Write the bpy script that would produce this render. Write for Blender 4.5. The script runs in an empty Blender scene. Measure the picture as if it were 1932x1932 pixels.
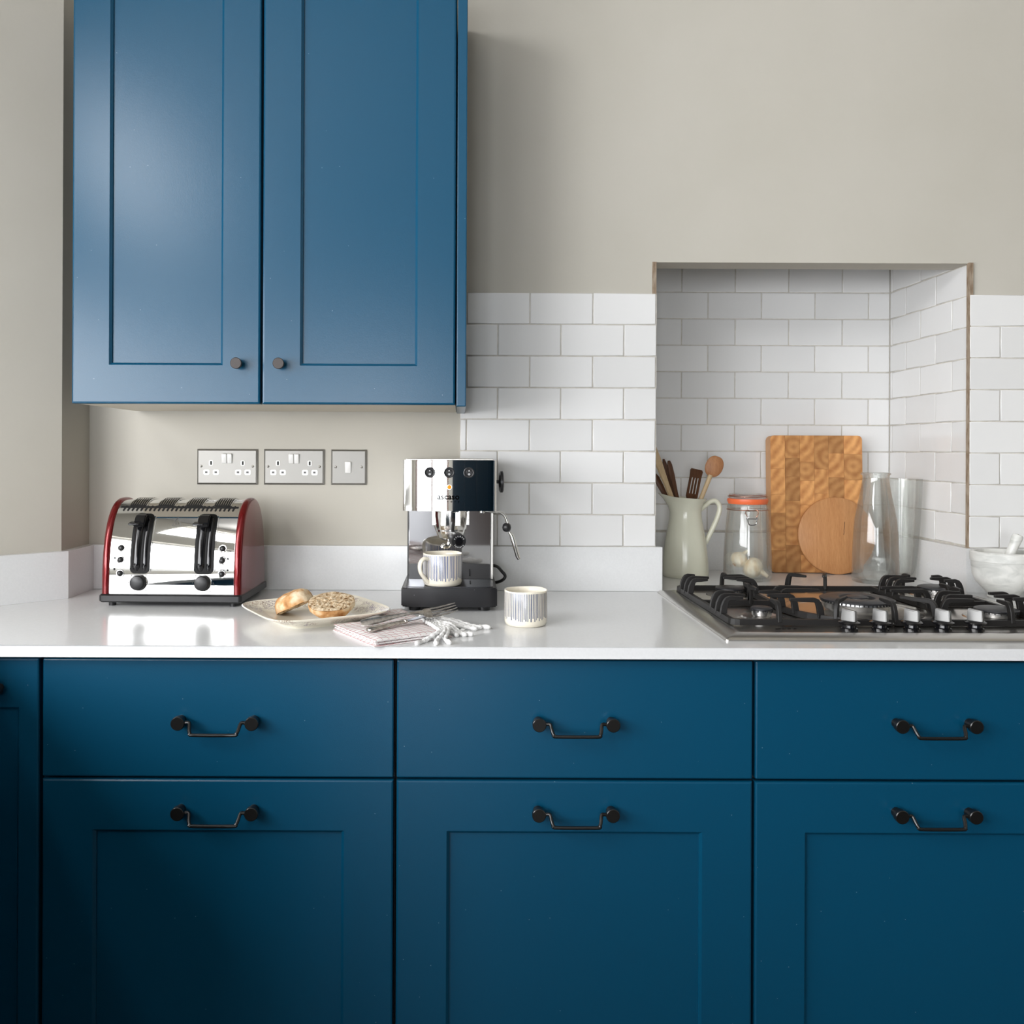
import bpy, bmesh, math, random
from mathutils import Vector, Matrix, noise

random.seed(7)
SC = bpy.context.scene
COL = SC.collection
PI = math.pi

# ------------------------------------------------------------------ camera
F, PX, PY, ROLL = 1650.0, 865.0, 852.0, 0.0044      # focal length and principal point in pixels
CAM_Y, CAM_Z = -2.129, 1.2455
cam_data = bpy.data.cameras.new('camera')
cam_data.sensor_width = 36.0
cam_data.lens = 36.0 * F / 1932.0
cam_data.shift_x = (966.0 - PX) / 1932.0
cam_data.shift_y = -(966.0 - PY) / 1932.0
cam_data.clip_start = 0.05
cam = bpy.data.objects.new('camera', cam_data)
COL.objects.link(cam)
cam.matrix_world = Matrix.Translation((0, CAM_Y, CAM_Z)) @ Matrix.Rotation(PI / 2, 4, 'X') @ Matrix.Rotation(ROLL, 4, 'Z')
SC.camera = cam

# ------------------------------------------------------------------ world, daylight, exposure
SC.view_settings.view_transform = 'Standard'
SC.view_settings.look = 'None'
SC.view_settings.gamma = 1.0
SC.view_settings.use_curve_mapping = False
SC.view_settings.exposure = -0.10
world = bpy.data.worlds.new('overcast_sky')
SC.world = world
world.use_nodes = True
world.node_tree.nodes['Background'].inputs[0].default_value = (0.80, 0.88, 1.0, 1)
world.node_tree.nodes['Background'].inputs[1].default_value = 1.2
ROOM_X0, ROOM_X1, ROOM_Y0, ROOM_H = -1.50, 2.45, -6.4, 3.05
WIN_Y0, WIN_Y1, WIN_Z0, WIN_Z1 = -5.9, -0.85, 0.98, 1.86
SHEEN_Y0, SHEEN_Y1, SHEEN_Z0, SHEEN_Z1 = -3.5, -2.0, 2.25, 2.85  # small unseen high window, added for the sheen on the upper left door
GD_X0, GD_X1, GD_Z1 = -1.35, -0.12, 2.02


def daylight(name, loc, rot, sx, sz, power, color):
    l = bpy.data.lights.new(name, 'AREA')
    l.shape = 'RECTANGLE'
    l.size, l.size_y = sx, sz
    l.energy = power
    l.color = color
    o = bpy.data.objects.new(name, l)
    COL.objects.link(o)
    o.location = loc
    o.rotation_euler = rot
    return o


daylight('window_daylight', (ROOM_X0 - 0.14, (WIN_Y0 + WIN_Y1) / 2, (WIN_Z0 + WIN_Z1) / 2), (0, -PI / 2, 0),
         WIN_Z1 - WIN_Z0, WIN_Y1 - WIN_Y0, 166, (0.985, 0.985, 1.0))
daylight('fanlight_daylight', (ROOM_X0 - 0.14, (SHEEN_Y0 + SHEEN_Y1) / 2, (SHEEN_Z0 + SHEEN_Z1) / 2), (0, -PI / 2, 0),
         SHEEN_Z1 - SHEEN_Z0, SHEEN_Y1 - SHEEN_Y0, 66, (0.985, 0.985, 1.0))  # added light, gives the upper left door its sheen
daylight('garden_door_daylight', ((GD_X0 + GD_X1) / 2, ROOM_Y0 - 0.14, GD_Z1 / 2 + 0.1), (PI / 2, 0, 0),
         GD_X1 - GD_X0, GD_Z1 - 0.2, 120, (0.93, 0.96, 1.0))


# ------------------------------------------------------------------ helpers
def at(x, y, d):
    """world point seen at photograph pixel (x, y) at depth d in front of the lens"""
    u, v = x - PX, y - PY
    u0, v0 = u + ROLL * v, v - ROLL * u
    return Vector((u0 * d / F, d + CAM_Y, CAM_Z - v0 * d / F))


def on(x, y, z):
    """world point seen at pixel (x, y) on the level plane at height z"""
    u, v = x - PX, y - PY
    return at(x, y, F * (CAM_Z - z) / (v - ROLL * u))


def thing(name, label, cat, loc=(0, 0, 0), rotz=0.0, group=None):
    o = bpy.data.objects.new(name, None)
    o.empty_display_size = 0.05
    COL.objects.link(o)
    o.location = loc
    o.rotation_euler = (0, 0, rotz)
    tag(o, label, cat, group)
    return o


def tag(o, label=None, cat=None, group=None, kind=None):
    if label: o['label'] = label
    if cat: o['category'] = cat
    if group: o['group'] = group
    if kind: o['kind'] = kind
    return o


def abs_loc(p):
    v = Vector((0, 0, 0))
    while p is not None:
        v += Vector(p.location)
        p = p.parent
    return v


def obj(name, bm, mat, parent=None, smooth=None, world=False, recenter=True):
    """one mesh object; vertices given in the parent's frame (world=True: in world axes, parents unrotated).
    smooth: None flat, else auto-smooth angle in degrees"""
    me = bpy.data.meshes.new(name)
    bmesh.ops.recalc_face_normals(bm, faces=bm.faces[:])
    if smooth is not None:
        lim = math.radians(smooth)
        for f in bm.faces: f.smooth = True
        for e in bm.edges:
            if len(e.link_faces) == 2:
                if e.calc_face_angle(0) > lim: e.smooth = False
    off = abs_loc(parent) if (world and parent is not None) else Vector((0, 0, 0))
    c = Vector((0, 0, 0))
    if recenter and len(bm.verts):
        xs = [v.co for v in bm.verts]
        c = Vector([(min(p[i] for p in xs) + max(p[i] for p in xs)) / 2 for i in range(3)])
        for v in bm.verts: v.co -= c
    # children of parts: positions are given in the thing's frame, so take the part's own offset away
    pl = Vector((0, 0, 0))
    if parent is not None and parent.type != 'EMPTY' and not world:
        pl = Vector(parent.location)
    bm.to_mesh(me)
    bm.free()
    o = bpy.data.objects.new(name, me)
    COL.objects.link(o)
    o.location = c - off - pl
    if mat is not None: me.materials.append(mat)
    if parent is not None: o.parent = parent
    return o


def struct(name, bm, mat, parent=None, smooth=None):
    o = obj(name, bm, mat, parent, smooth)
    if parent is None: o['kind'] = 'structure'
    return o


def BM():
    return bmesh.new()


def box(bm, x0, x1, y0, y1, z0, z1, bev=0.0, seg=2):
    vs = [bm.verts.new(p) for p in ((x0, y0, z0), (x1, y0, z0), (x1, y1, z0), (x0, y1, z0),
                                    (x0, y0, z1), (x1, y0, z1), (x1, y1, z1), (x0, y1, z1))]
    fs = [bm.faces.new([vs[i] for i in q]) for q in
          ((0, 3, 2, 1), (4, 5, 6, 7), (0, 1, 5, 4), (1, 2, 6, 5), (2, 3, 7, 6), (3, 0, 4, 7))]
    if bev > 0:
        es = {e for f in fs for e in f.edges}
        bmesh.ops.bevel(bm, geom=list(es), offset=bev, segments=seg, profile=0.5, affect='EDGES')
    return bm


def prism(bm, poly, axis, a0, a1):
    """extrude a 2-D polygon along an axis ('x','y','z') from a0 to a1"""
    def mk(p, a):
        if axis == 'x': return (a, p[0], p[1])
        if axis == 'y': return (p[0], a, p[1])
        return (p[0], p[1], a)
    lo = [bm.verts.new(mk(p, a0)) for p in poly]
    hi = [bm.verts.new(mk(p, a1)) for p in poly]
    n = len(poly)
    f0 = bm.faces.new(lo)
    f1 = bm.faces.new(hi)
    for i in range(n):
        bm.faces.new((lo[i], lo[(i + 1) % n], hi[(i + 1) % n], hi[i]))
    return f0, f1


def rrect(w, h, r, n=5, cx=0.0, cy=0.0):
    pts = []
    for (sx, sy, a0) in ((1, 1, 0), (-1, 1, 90), (-1, -1, 180), (1, -1, 270)):
        for k in range(n + 1):
            a = math.radians(a0 + 90 * k / n)
            pts.append((cx + sx * (w / 2 - r) + r * math.cos(a), cy + sy * (h / 2 - r) + r * math.sin(a)))
    return pts


def lathe(bm, prof, seg=48, c=(0, 0, 0), axis='z', close=False):
    """prof: list of (r, h); axis the direction of h"""
    c = Vector(c)
    def pt(r, h, a):
        ca, sa = r * math.cos(a), r * math.sin(a)
        if axis == 'z': return c + Vector((ca, sa, h))
        if axis == 'y': return c + Vector((ca, h, sa))
        return c + Vector((h, ca, sa))
    rings = []
    for r, h in prof:
        if r < 1e-6:
            rings.append([bm.verts.new(pt(0, h, 0))])
        else:
            rings.append([bm.verts.new(pt(r, h, 2 * PI * k / seg)) for k in range(seg)])
    pairs = list(zip(rings, rings[1:]))
    if close: pairs.append((rings[-1], rings[0]))
    for A, B in pairs:
        if len(A) == 1 and len(B) == 1: continue
        for k in range(seg):
            k2 = (k + 1) % seg
            if len(A) == 1: bm.faces.new((A[0], B[k], B[k2]))
            elif len(B) == 1: bm.faces.new((A[k], B[0], A[k2]))
            else: bm.faces.new((A[k], B[k], B[k2], A[k2]))
    return bm


def catmull(pts, n=6):
    P = [Vector(p) for p in pts]
    if len(P) < 3: return P
    P = [2 * P[0] - P[1]] + P + [2 * P[-1] - P[-2]]
    out = []
    for i in range(1, len(P) - 2):
        for k in range(n):
            t = k / n
            a, b, c, d = P[i - 1], P[i], P[i + 1], P[i + 2]
            out.append(0.5 * ((2 * b) + (c - a) * t + (2 * a - 5 * b + 4 * c - d) * t * t + (3 * b - a - 3 * c + d) * t ** 3))
    out.append(P[-2])
    return out


def tube(bm, pts, rad, seg=10, flat=1.0, up=None):
    """tube along points; rad a number or list; flat squashes one cross axis"""
    P = [Vector(p) for p in pts]
    n = len(P)
    R = rad if isinstance(rad, (list, tuple)) else [rad] * n
    rings = []
    prev = None
    for i in range(n):
        t = (P[min(i + 1, n - 1)] - P[max(i - 1, 0)]).normalized()
        if prev is None:
            ref = Vector(up) if up else (Vector((0, 0, 1)) if abs(t.z) < 0.9 else Vector((1, 0, 0)))
            a = (ref - t * ref.dot(t)).normalized()
        else:
            a = (prev - t * prev.dot(t)).normalized()
        prev = a
        b = t.cross(a)
        rings.append([bm.verts.new(P[i] + a * (R[i] * flat * math.cos(2 * PI * k / seg)) + b * (R[i] * math.sin(2 * PI * k / seg)))
                      for k in range(seg)])
    for A, B in zip(rings, rings[1:]):
        for k in range(seg):
            bm.faces.new((A[k], B[k], B[(k + 1) % seg], A[(k + 1) % seg]))
    bm.faces.new(rings[0][::-1])
    bm.faces.new(rings[-1])
    return bm


def barbar(bm, pts, w, h):
    """a bar of rectangular section (w across, h high) swept along points in a vertical plane or level"""
    P = [Vector(p) for p in pts]
    n = len(P)
    rings = []
    # side direction: horizontal, across the overall run
    run = P[-1] - P[0]
    run.z = 0
    if run.length < 1e-6: run = Vector((1, 0, 0))
    for i in range(n):
        t = (P[min(i + 1, n - 1)] - P[max(i - 1, 0)]).normalized()
        th = Vector((t.x, t.y, 0))
        base = th.normalized() if (th.length > 0.3) else run.normalized()
        s = Vector((-base.y, base.x, 0))
        nrm = t.cross(s).normalized()
        rings.append([bm.verts.new(P[i] + s * (w / 2 * a) + nrm * (h / 2 * b)) for a, b in ((-1, -1), (1, -1), (1, 1), (-1, 1))])
    for A, B in zip(rings, rings[1:]):
        for k in range(4):
            bm.faces.new((A[k], B[k], B[(k + 1) % 4], A[(k + 1) % 4]))
    bm.faces.new(rings[0][::-1])
    bm.faces.new(rings[-1])
    return bm


def text_bm(body, size, depth=0.0002, align='CENTER', spacing=1.0, width=None, bold=0.0):
    """flat letters in the x-z plane, facing -y, centred on the origin"""
    cu = bpy.data.curves.new('letters', 'FONT')
    cu.body = body
    cu.size = size
    cu.align_x = align
    cu.align_y = 'CENTER'
    cu.extrude = depth
    cu.space_character = spacing
    cu.offset = bold
    cu.resolution_u = 3
    to = bpy.data.objects.new('letters', cu)
    COL.objects.link(to)
    dg = bpy.context.evaluated_depsgraph_get()
    me = bpy.data.meshes.new_from_object(to.evaluated_get(dg))
    bm = bmesh.new()
    bm.from_mesh(me)
    bpy.data.objects.remove(to)
    bpy.data.curves.remove(cu)
    bpy.data.meshes.remove(me)
    if width:
        xs = [v.co.x for v in bm.verts]
        k = width / (max(xs) - min(xs))
        c = (max(xs) + min(xs)) / 2
        for v in bm.verts:
            v.co.x = (v.co.x - c) * k
            v.co.y *= k
    bmesh.ops.transform(bm, matrix=Matrix.Rotation(PI / 2, 4, 'X'), verts=bm.verts)
    return bm


def xform(bm, M):
    bmesh.ops.transform(bm, matrix=M, verts=bm.verts[:])
    return bm


def copy_tree(o, parent=None):
    c = o.copy()
    COL.objects.link(c)
    c.parent = parent
    for ch in list(o.children): copy_tree(ch, c)
    return c


# ------------------------------------------------------------------ materials
def srgb(r, g, b):
    def f(c):
        c /= 255.0
        return c / 12.92 if c <= 0.04045 else ((c + 0.055) / 1.055) ** 2.4
    return (f(r), f(g), f(b), 1.0)


class Mat:
    def __init__(s, name, color=(0.8, 0.8, 0.8, 1), rough=0.5, metal=0.0, spec=0.5, coat=0.0, coat_rough=0.05):
        s.m = bpy.data.materials.new(name)
        s.m.use_nodes = True
        s.nt = s.m.node_tree
        s.p = s.nt.nodes['Principled BSDF']
        s.p.inputs['Base Color'].default_value = color
        s.p.inputs['Roughness'].default_value = rough
        s.p.inputs['Metallic'].default_value = metal
        s.p.inputs['Specular IOR Level'].default_value = spec
        s.p.inputs['Coat Weight'].default_value = coat
        s.p.inputs['Coat Roughness'].default_value = coat_rough

    def node(s, t, **kw):
        n = s.nt.nodes.new(t)
        for k, v in kw.items():
            if k in n.inputs: n.inputs[k].default_value = v
            else: setattr(n, k, v)
        return n

    def link(s, a, b):
        s.nt.links.new(a, b)
        return s

    def coords(s, kind='Object', scale=(1, 1, 1), rnd=False):
        tc = s.node('ShaderNodeTexCoord')
        mp = s.node('ShaderNodeMapping')
        mp.inputs['Scale'].default_value = scale
        if rnd:
            oi = s.node('ShaderNodeObjectInfo')
            ml = s.node('ShaderNodeMath', operation='MULTIPLY')
            ml.inputs[1].default_value = 37.0
            s.link(oi.outputs['Random'], ml.inputs[0])
            cb = s.node('ShaderNodeCombineXYZ')
            for i in range(3): s.link(ml.outputs[0], cb.inputs[i])
            s.link(cb.outputs[0], mp.inputs['Location'])
        s.link(tc.outputs[kind], mp.inputs['Vector'])
        return mp.outputs[0]

    def bump(s, vec, scale, strength, dist=0.001, detail=3.0):
        n = s.node('ShaderNodeTexNoise', Scale=scale, Detail=detail)
        s.link(vec, n.inputs['Vector'])
        b = s.node('ShaderNodeBump', Strength=strength, Distance=dist)
        s.link(n.outputs['Fac'], b.inputs['Height'])
        s.link(b.outputs[0], s.p.inputs['Normal'])
        return s

    def noise_ramp(s, vec, scale, stops, detail=4.0, target='Base Color', distortion=0.0):
        n = s.node('ShaderNodeTexNoise', Scale=scale, Detail=detail, Distortion=distortion)
        s.link(vec, n.inputs['Vector'])
        r = s.ramp(stops)
        s.link(n.outputs['Fac'], r.inputs[0])
        s.link(r.outputs[0], s.p.inputs[target])
        return s

    def ramp(s, stops, mode='LINEAR'):
        r = s.node('ShaderNodeValToRGB')
        cr = r.color_ramp
        cr.interpolation = mode
        while len(cr.elements) < len(stops): cr.elements.new(0.5)
        for e, (p, c) in zip(cr.elements, stops):
            e.position = p
            e.color = c if len(c) == 4 else (*c, 1)
        return r


M = {}


def simple(key, color, rough=0.5, metal=0.0, spec=0.5, **kw):
    M[key] = Mat(key, color, rough, metal, spec, **kw).m


# painted plaster walls
m = Mat('wall_paint', srgb(193, 189, 178), 0.75, spec=0.25)
v = m.coords()
m.noise_ramp(v, 3.0, ((0.3, srgb(191, 187, 176)), (0.7, srgb(196, 192, 182))))
m.bump(v, 60.0, 0.12, 0.002)
M['wall'] = m.m
simple('ceiling_paint', srgb(182, 180, 176), 0.8, spec=0.2)
# blue satin cabinet paint
m = Mat('blue_cabinet_paint', (0.001, 0.059, 0.120, 1), 0.28, spec=0.45)
v = m.coords()
n1 = m.node('ShaderNodeTexNoise', Scale=520.0, Detail=2.0)
m.link(v, n1.inputs['Vector'])
n2 = m.node('ShaderNodeTexNoise', Scale=9.0, Detail=3.0)
m.link(v, n2.inputs['Vector'])
ad = m.node('ShaderNodeMath', operation='ADD')
m.link(n1.outputs['Fac'], ad.inputs[0])
m.link(n2.outputs['Fac'], ad.inputs[1])
b = m.node('ShaderNodeBump', Strength=0.10, Distance=0.0008)
m.link(ad.outputs[0], b.inputs['Height'])
m.link(b.outputs[0], m.p.inputs['Normal'])
# dust specks
nd = m.node('ShaderNodeTexVoronoi', Scale=38.0)
m.link(v, nd.inputs['Vector'])
rd = m.ramp(((0.0, (0.25, 0.32, 0.38)), (0.022, (0.25, 0.32, 0.38)), (0.03, (0.001, 0.059, 0.120))), 'LINEAR')
m.link(nd.outputs['Distance'], rd.inputs[0])
m.link(rd.outputs[0], m.p.inputs['Base Color'])
M['blue'] = m.m
simple('dark_carcass', (0.004, 0.012, 0.022, 1), 0.6)
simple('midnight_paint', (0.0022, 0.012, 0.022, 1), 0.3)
simple('cream_board', srgb(214, 206, 190), 0.5)
# white composite worktop
m = Mat('white_quartz', srgb(224, 225, 225), 0.16, spec=0.5)
v = m.coords()
m.noise_ramp(v, 240.0, ((0.35, srgb(223, 224, 224)), (0.65, srgb(226, 227, 227))), detail=2)
m.bump(v, 30.0, 0.02, 0.001)
M['quartz'] = m.m
# tiles
m = Mat('white_glazed_tile', srgb(226, 226, 225), 0.14, spec=0.5)
oi = m.node('ShaderNodeObjectInfo')
r = m.ramp(((0.0, srgb(226, 226, 225)), (0.5, srgb(231, 231, 230)), (1.0, srgb(236, 236, 235))))
m.link(oi.outputs['Random'], r.inputs[0])
m.link(r.outputs[0], m.p.inputs['Base Color'])
m.bump(m.coords(rnd=True), 22.0, 0.22, 0.002, 2.0)
M['tile'] = m.m
m = Mat('tile_grout', srgb(204, 200, 191), 0.85, spec=0.2)
m.noise_ramp(m.coords(), 80.0, ((0.3, srgb(192, 187, 177)), (0.7, srgb(210, 206, 198))))
M['grout'] = m.m
m = Mat('raw_tile_edge', srgb(150, 132, 112), 0.85, spec=0.2)
m.noise_ramp(m.coords(scale=(1, 1, 0.25)), 160.0, ((0.3, srgb(128, 108, 88)), (0.7, srgb(172, 158, 140))))
M['raw_edge'] = m.m
# metals
simple('chrome', (0.78, 0.78, 0.77, 1), 0.035, 1.0)
simple('dark_chrome', (0.50, 0.50, 0.51, 1), 0.05, 1.0)
simple('soft_chrome', (0.75, 0.74, 0.71, 1), 0.14, 1.0)
m = Mat('brushed_steel', (0.62, 0.60, 0.56, 1), 0.3, 1.0)
v = m.coords(scale=(6, 260, 260))
m.bump(v, 3.0, 0.06, 0.0006)
M['brushed'] = m.m
m = Mat('hob_steel', (0.52, 0.50, 0.47, 1), 0.24, 1.0)
v = m.coords(scale=(3, 120, 40))
m.bump(v, 4.0, 0.05, 0.0006)
M['hob_steel'] = m.m
m = Mat('socket_steel', (0.315, 0.307, 0.288, 1), 0.52, 1.0)
m.bump(m.coords(scale=(300, 300, 8)), 2.0, 0.04, 0.0005)
M['socket_steel'] = m.m
simple('aluminium', (0.62, 0.62, 0.62, 1), 0.26, 1.0)
simple('knob_aluminium', (0.24, 0.24, 0.235, 1), 0.45, 1.0)
m = Mat('old_silver', (0.62, 0.58, 0.53, 1), 0.25, 1.0)
m.noise_ramp(m.coords(), 120.0, ((0.35, (0.42, 0.38, 0.34)), (0.7, (0.74, 0.71, 0.67))))
M['silver'] = m.m
simple('dark_steel', (0.08, 0.08, 0.088, 1), 0.36, 1.0)
m = Mat('cast_iron', (0.013, 0.012, 0.0115, 1), 0.5, spec=0.4)
m.bump(m.coords(), 260.0, 0.25, 0.0008)
M['iron'] = m.m
m = Mat('burner_cap_enamel', (0.022, 0.022, 0.025, 1), 0.42, spec=0.5)
m.bump(m.coords(), 90.0, 0.25, 0.001)
M['cap'] = m.m
simple('black_metal', (0.006, 0.0055, 0.005, 1), 0.28, spec=0.6)
simple('bronze_knob', (0.035, 0.028, 0.026, 1), 0.45, 0.3)
# plastics
simple('slot_black', (0.004, 0.004, 0.004, 1), 0.45, spec=0.15)
simple('gloss_black', (0.006, 0.006, 0.007, 1), 0.09, spec=0.5)
simple('satin_black', (0.013, 0.013, 0.014, 1), 0.36, spec=0.5)
m = Mat('speckled_black', (0.010, 0.010, 0.012, 1), 0.3, spec=0.5)
v = m.coords()
nd = m.node('ShaderNodeTexVoronoi', Scale=70.0)
m.link(v, nd.inputs['Vector'])
rd = m.ramp(((0.0, (0.35, 0.36, 0.38)), (0.03, (0.3, 0.3, 0.32)), (0.05, (0.010, 0.010, 0.012))))
m.link(nd.outputs['Distance'], rd.inputs[0])
m.link(rd.outputs[0], m.p.inputs['Base Color'])
M['speckled_black'] = m.m
simple('white_plastic', srgb(240, 239, 236), 0.3)
simple('dark_hole', (0.008, 0.008, 0.008, 1), 0.7)
simple('grey_print', (0.12, 0.12, 0.12, 1), 0.5)
simple('black_print', (0.0008, 0.0008, 0.0008, 1), 0.9, spec=0.05)
simple('white_print', (0.75, 0.75, 0.75, 1), 0.5)
m = Mat('red_metallic_lacquer', (0.17, 0.001, 0.003, 1), 0.25, 0.55, spec=0.5, coat=0.55, coat_rough=0.05)
M['red'] = m.m
m = Mat('amber_lamp', (0.75, 0.16, 0.008, 1), 0.45, spec=0.2)
m.p.inputs['Emission Color'].default_value = (1.0, 0.22, 0.01, 1)
m.p.inputs['Emission Strength'].default_value = 0.9
M['amber'] = m.m
# glass
def glass(key, color, rough=0.0, ior=1.45):
    mm = Mat(key, color, rough)
    mm.p.inputs['Transmission Weight'].default_value = 1.0
    mm.p.inputs['IOR'].default_value = ior
    M[key] = mm.m
def thin_glass(key, amount=0.22):
    mm = Mat(key)
    nt = mm.nt
    nt.nodes.remove(mm.p)
    g = mm.node('ShaderNodeBsdfGlass', Roughness=0.0, IOR=1.45)
    g.inputs['Color'].default_value = (0.99, 1.0, 0.99, 1)
    tr_ = mm.node('ShaderNodeBsdfTransparent')
    tr_.inputs['Color'].default_value = (0.985, 0.992, 0.985, 1)
    mx_ = mm.node('ShaderNodeMixShader')
    mx_.inputs[0].default_value = amount
    lw = mm.node('ShaderNodeLayerWeight', Blend=0.5)
    pw = mm.node('ShaderNodeMath', operation='POWER'); pw.inputs[1].default_value = 5.0
    mm.link(lw.outputs['Facing'], pw.inputs[0])
    fz = mm.node('ShaderNodeMath', operation='MULTIPLY_ADD'); fz.inputs[1].default_value = 0.7; fz.inputs[2].default_value = 0.04
    mm.link(pw.outputs[0], fz.inputs[0])
    gl = mm.node('ShaderNodeBsdfGlossy', Roughness=0.02)
    m0 = mm.node('ShaderNodeMixShader')
    mm.link(fz.outputs[0], m0.inputs[0]); mm.link(tr_.outputs[0], m0.inputs[1]); mm.link(gl.outputs[0], m0.inputs[2])
    mm.link(m0.outputs[0], mx_.inputs[1]); mm.link(g.outputs[0], mx_.inputs[2])
    mm.link(mx_.outputs[0], nt.nodes['Material Output'].inputs['Surface'])
    M[key] = mm.m
thin_glass('clear_glass')
glass('window_glass', (0.98, 1.0, 0.99, 1))
# ceramics
m = Mat('stoneware', srgb(236, 229, 212), 0.22, spec=0.5, coat=0.3)
M['stoneware'] = m.m
m = Mat('jug_enamel', srgb(228, 228, 209), 0.18, spec=0.5)
M['jug'] = m.m
m = Mat('white_marble', srgb(226, 226, 220), 0.3)
m.noise_ramp(m.coords(scale=(1, 1, 2.2)), 14.0, ((0.38, srgb(204, 205, 200)), (0.55, srgb(229, 229, 224))), detail=6, distortion=1.2)
M['marble'] = m.m
# striped mug: hand-brushed vertical blue lines, angle and height in the mug's own frame
def stripe_mat(key, dark):
    mm = Mat(key, srgb(236, 229, 212), 0.22, coat=0.3)
    tc = mm.node('ShaderNodeTexCoord')
    sp = mm.node('ShaderNodeSeparateXYZ')
    mm.link(tc.outputs['Object'], sp.inputs[0])
    an = mm.node('ShaderNodeMath', operation='ARCTAN2')
    mm.link(sp.outputs[1], an.inputs[0]); mm.link(sp.outputs[0], an.inputs[1])
    mu = mm.node('ShaderNodeMath', operation='MULTIPLY'); mu.inputs[1].default_value = 12.2
    mm.link(an.outputs[0], mu.inputs[0])
    # wobble
    cb = mm.node('ShaderNodeCombineXYZ')
    mm.link(mu.outputs[0], cb.inputs[0])
    z4 = mm.node('ShaderNodeMath', operation='MULTIPLY'); z4.inputs[1].default_value = 14.0
    mm.link(sp.outputs[2], z4.inputs[0]); mm.link(z4.outputs[0], cb.inputs[1])
    nz = mm.node('ShaderNodeTexNoise', Scale=0.55, Detail=1.0)
    mm.link(cb.outputs[0], nz.inputs['Vector'])
    wob = mm.node('ShaderNodeMath', operation='MULTIPLY_ADD'); wob.inputs[1].default_value = 0.9
    mm.link(nz.outputs['Fac'], wob.inputs[0]); mm.link(mu.outputs[0], wob.inputs[2])
    fr = mm.node('ShaderNodeMath', operation='FRACT'); mm.link(wob.outputs[0], fr.inputs[0])
    ce = mm.node('ShaderNodeMath', operation='SUBTRACT'); ce.inputs[1].default_value = 0.5
    mm.link(fr.outputs[0], ce.inputs[0])
    ab = mm.node('ShaderNodeMath', operation='ABSOLUTE'); mm.link(ce.outputs[0], ab.inputs[0])
    line = mm.node('ShaderNodeMapRange'); line.inputs[1].default_value = 0.30; line.inputs[2].default_value = 0.20
    mm.link(ab.outputs[0], line.inputs[0])
    # each line ends at its own height
    fl = mm.node('ShaderNodeMath', operation='FLOOR'); mm.link(wob.outputs[0], fl.inputs[0])
    wn = mm.node('ShaderNodeTexWhiteNoise', noise_dimensions='1D'); mm.link(fl.outputs[0], wn.inputs['W'])
    lo = mm.node('ShaderNodeMath', operation='MULTIPLY_ADD'); lo.inputs[1].default_value = 0.008; lo.inputs[2].default_value = -0.0225
    mm.link(wn.outputs['Value'], lo.inputs[0])
    gt = mm.node('ShaderNodeMath', operation='GREATER_THAN'); mm.link(sp.outputs[2], gt.inputs[0]); mm.link(lo.outputs[0], gt.inputs[1])
    lt = mm.node('ShaderNodeMath', operation='LESS_THAN'); mm.link(sp.outputs[2], lt.inputs[0]); lt.inputs[1].default_value = 0.0305
    m1 = mm.node('ShaderNodeMath', operation='MULTIPLY'); mm.link(gt.outputs[0], m1.inputs[0]); mm.link(lt.outputs[0], m1.inputs[1])
    m2 = mm.node('ShaderNodeMath', operation='MULTIPLY'); mm.link(m1.outputs[0], m2.inputs[0]); mm.link(line.outputs[0], m2.inputs[1])
    # only on the outside
    r2 = mm.node('ShaderNodeVectorMath', operation='LENGTH')
    cxy = mm.node('ShaderNodeCombineXYZ'); mm.link(sp.outputs[0], cxy.inputs[0]); mm.link(sp.outputs[1], cxy.inputs[1])
    mm.link(cxy.outputs[0], r2.inputs[0])
    go = mm.node('ShaderNodeMath', operation='GREATER_THAN'); go.inputs[1].default_value = 0.0395
    mm.link(r2.outputs['Value'], go.inputs[0])
    m3 = mm.node('ShaderNodeMath', operation='MULTIPLY'); mm.link(m2.outputs[0], m3.inputs[0]); mm.link(go.outputs[0], m3.inputs[1])
    mx = mm.node('ShaderNodeMix', data_type='RGBA')
    mx.inputs[6].default_value = srgb(236, 229, 212); mx.inputs[7].default_value = dark
    mm.link(m3.outputs[0], mx.inputs[0]); mm.link(mx.outputs[2], mm.p.inputs['Base Color'])
    M[key] = mm.m
stripe_mat('mug_stripes', srgb(74, 92, 138))
stripe_mat('mug_stripes_dark', srgb(62, 76, 108))
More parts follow.
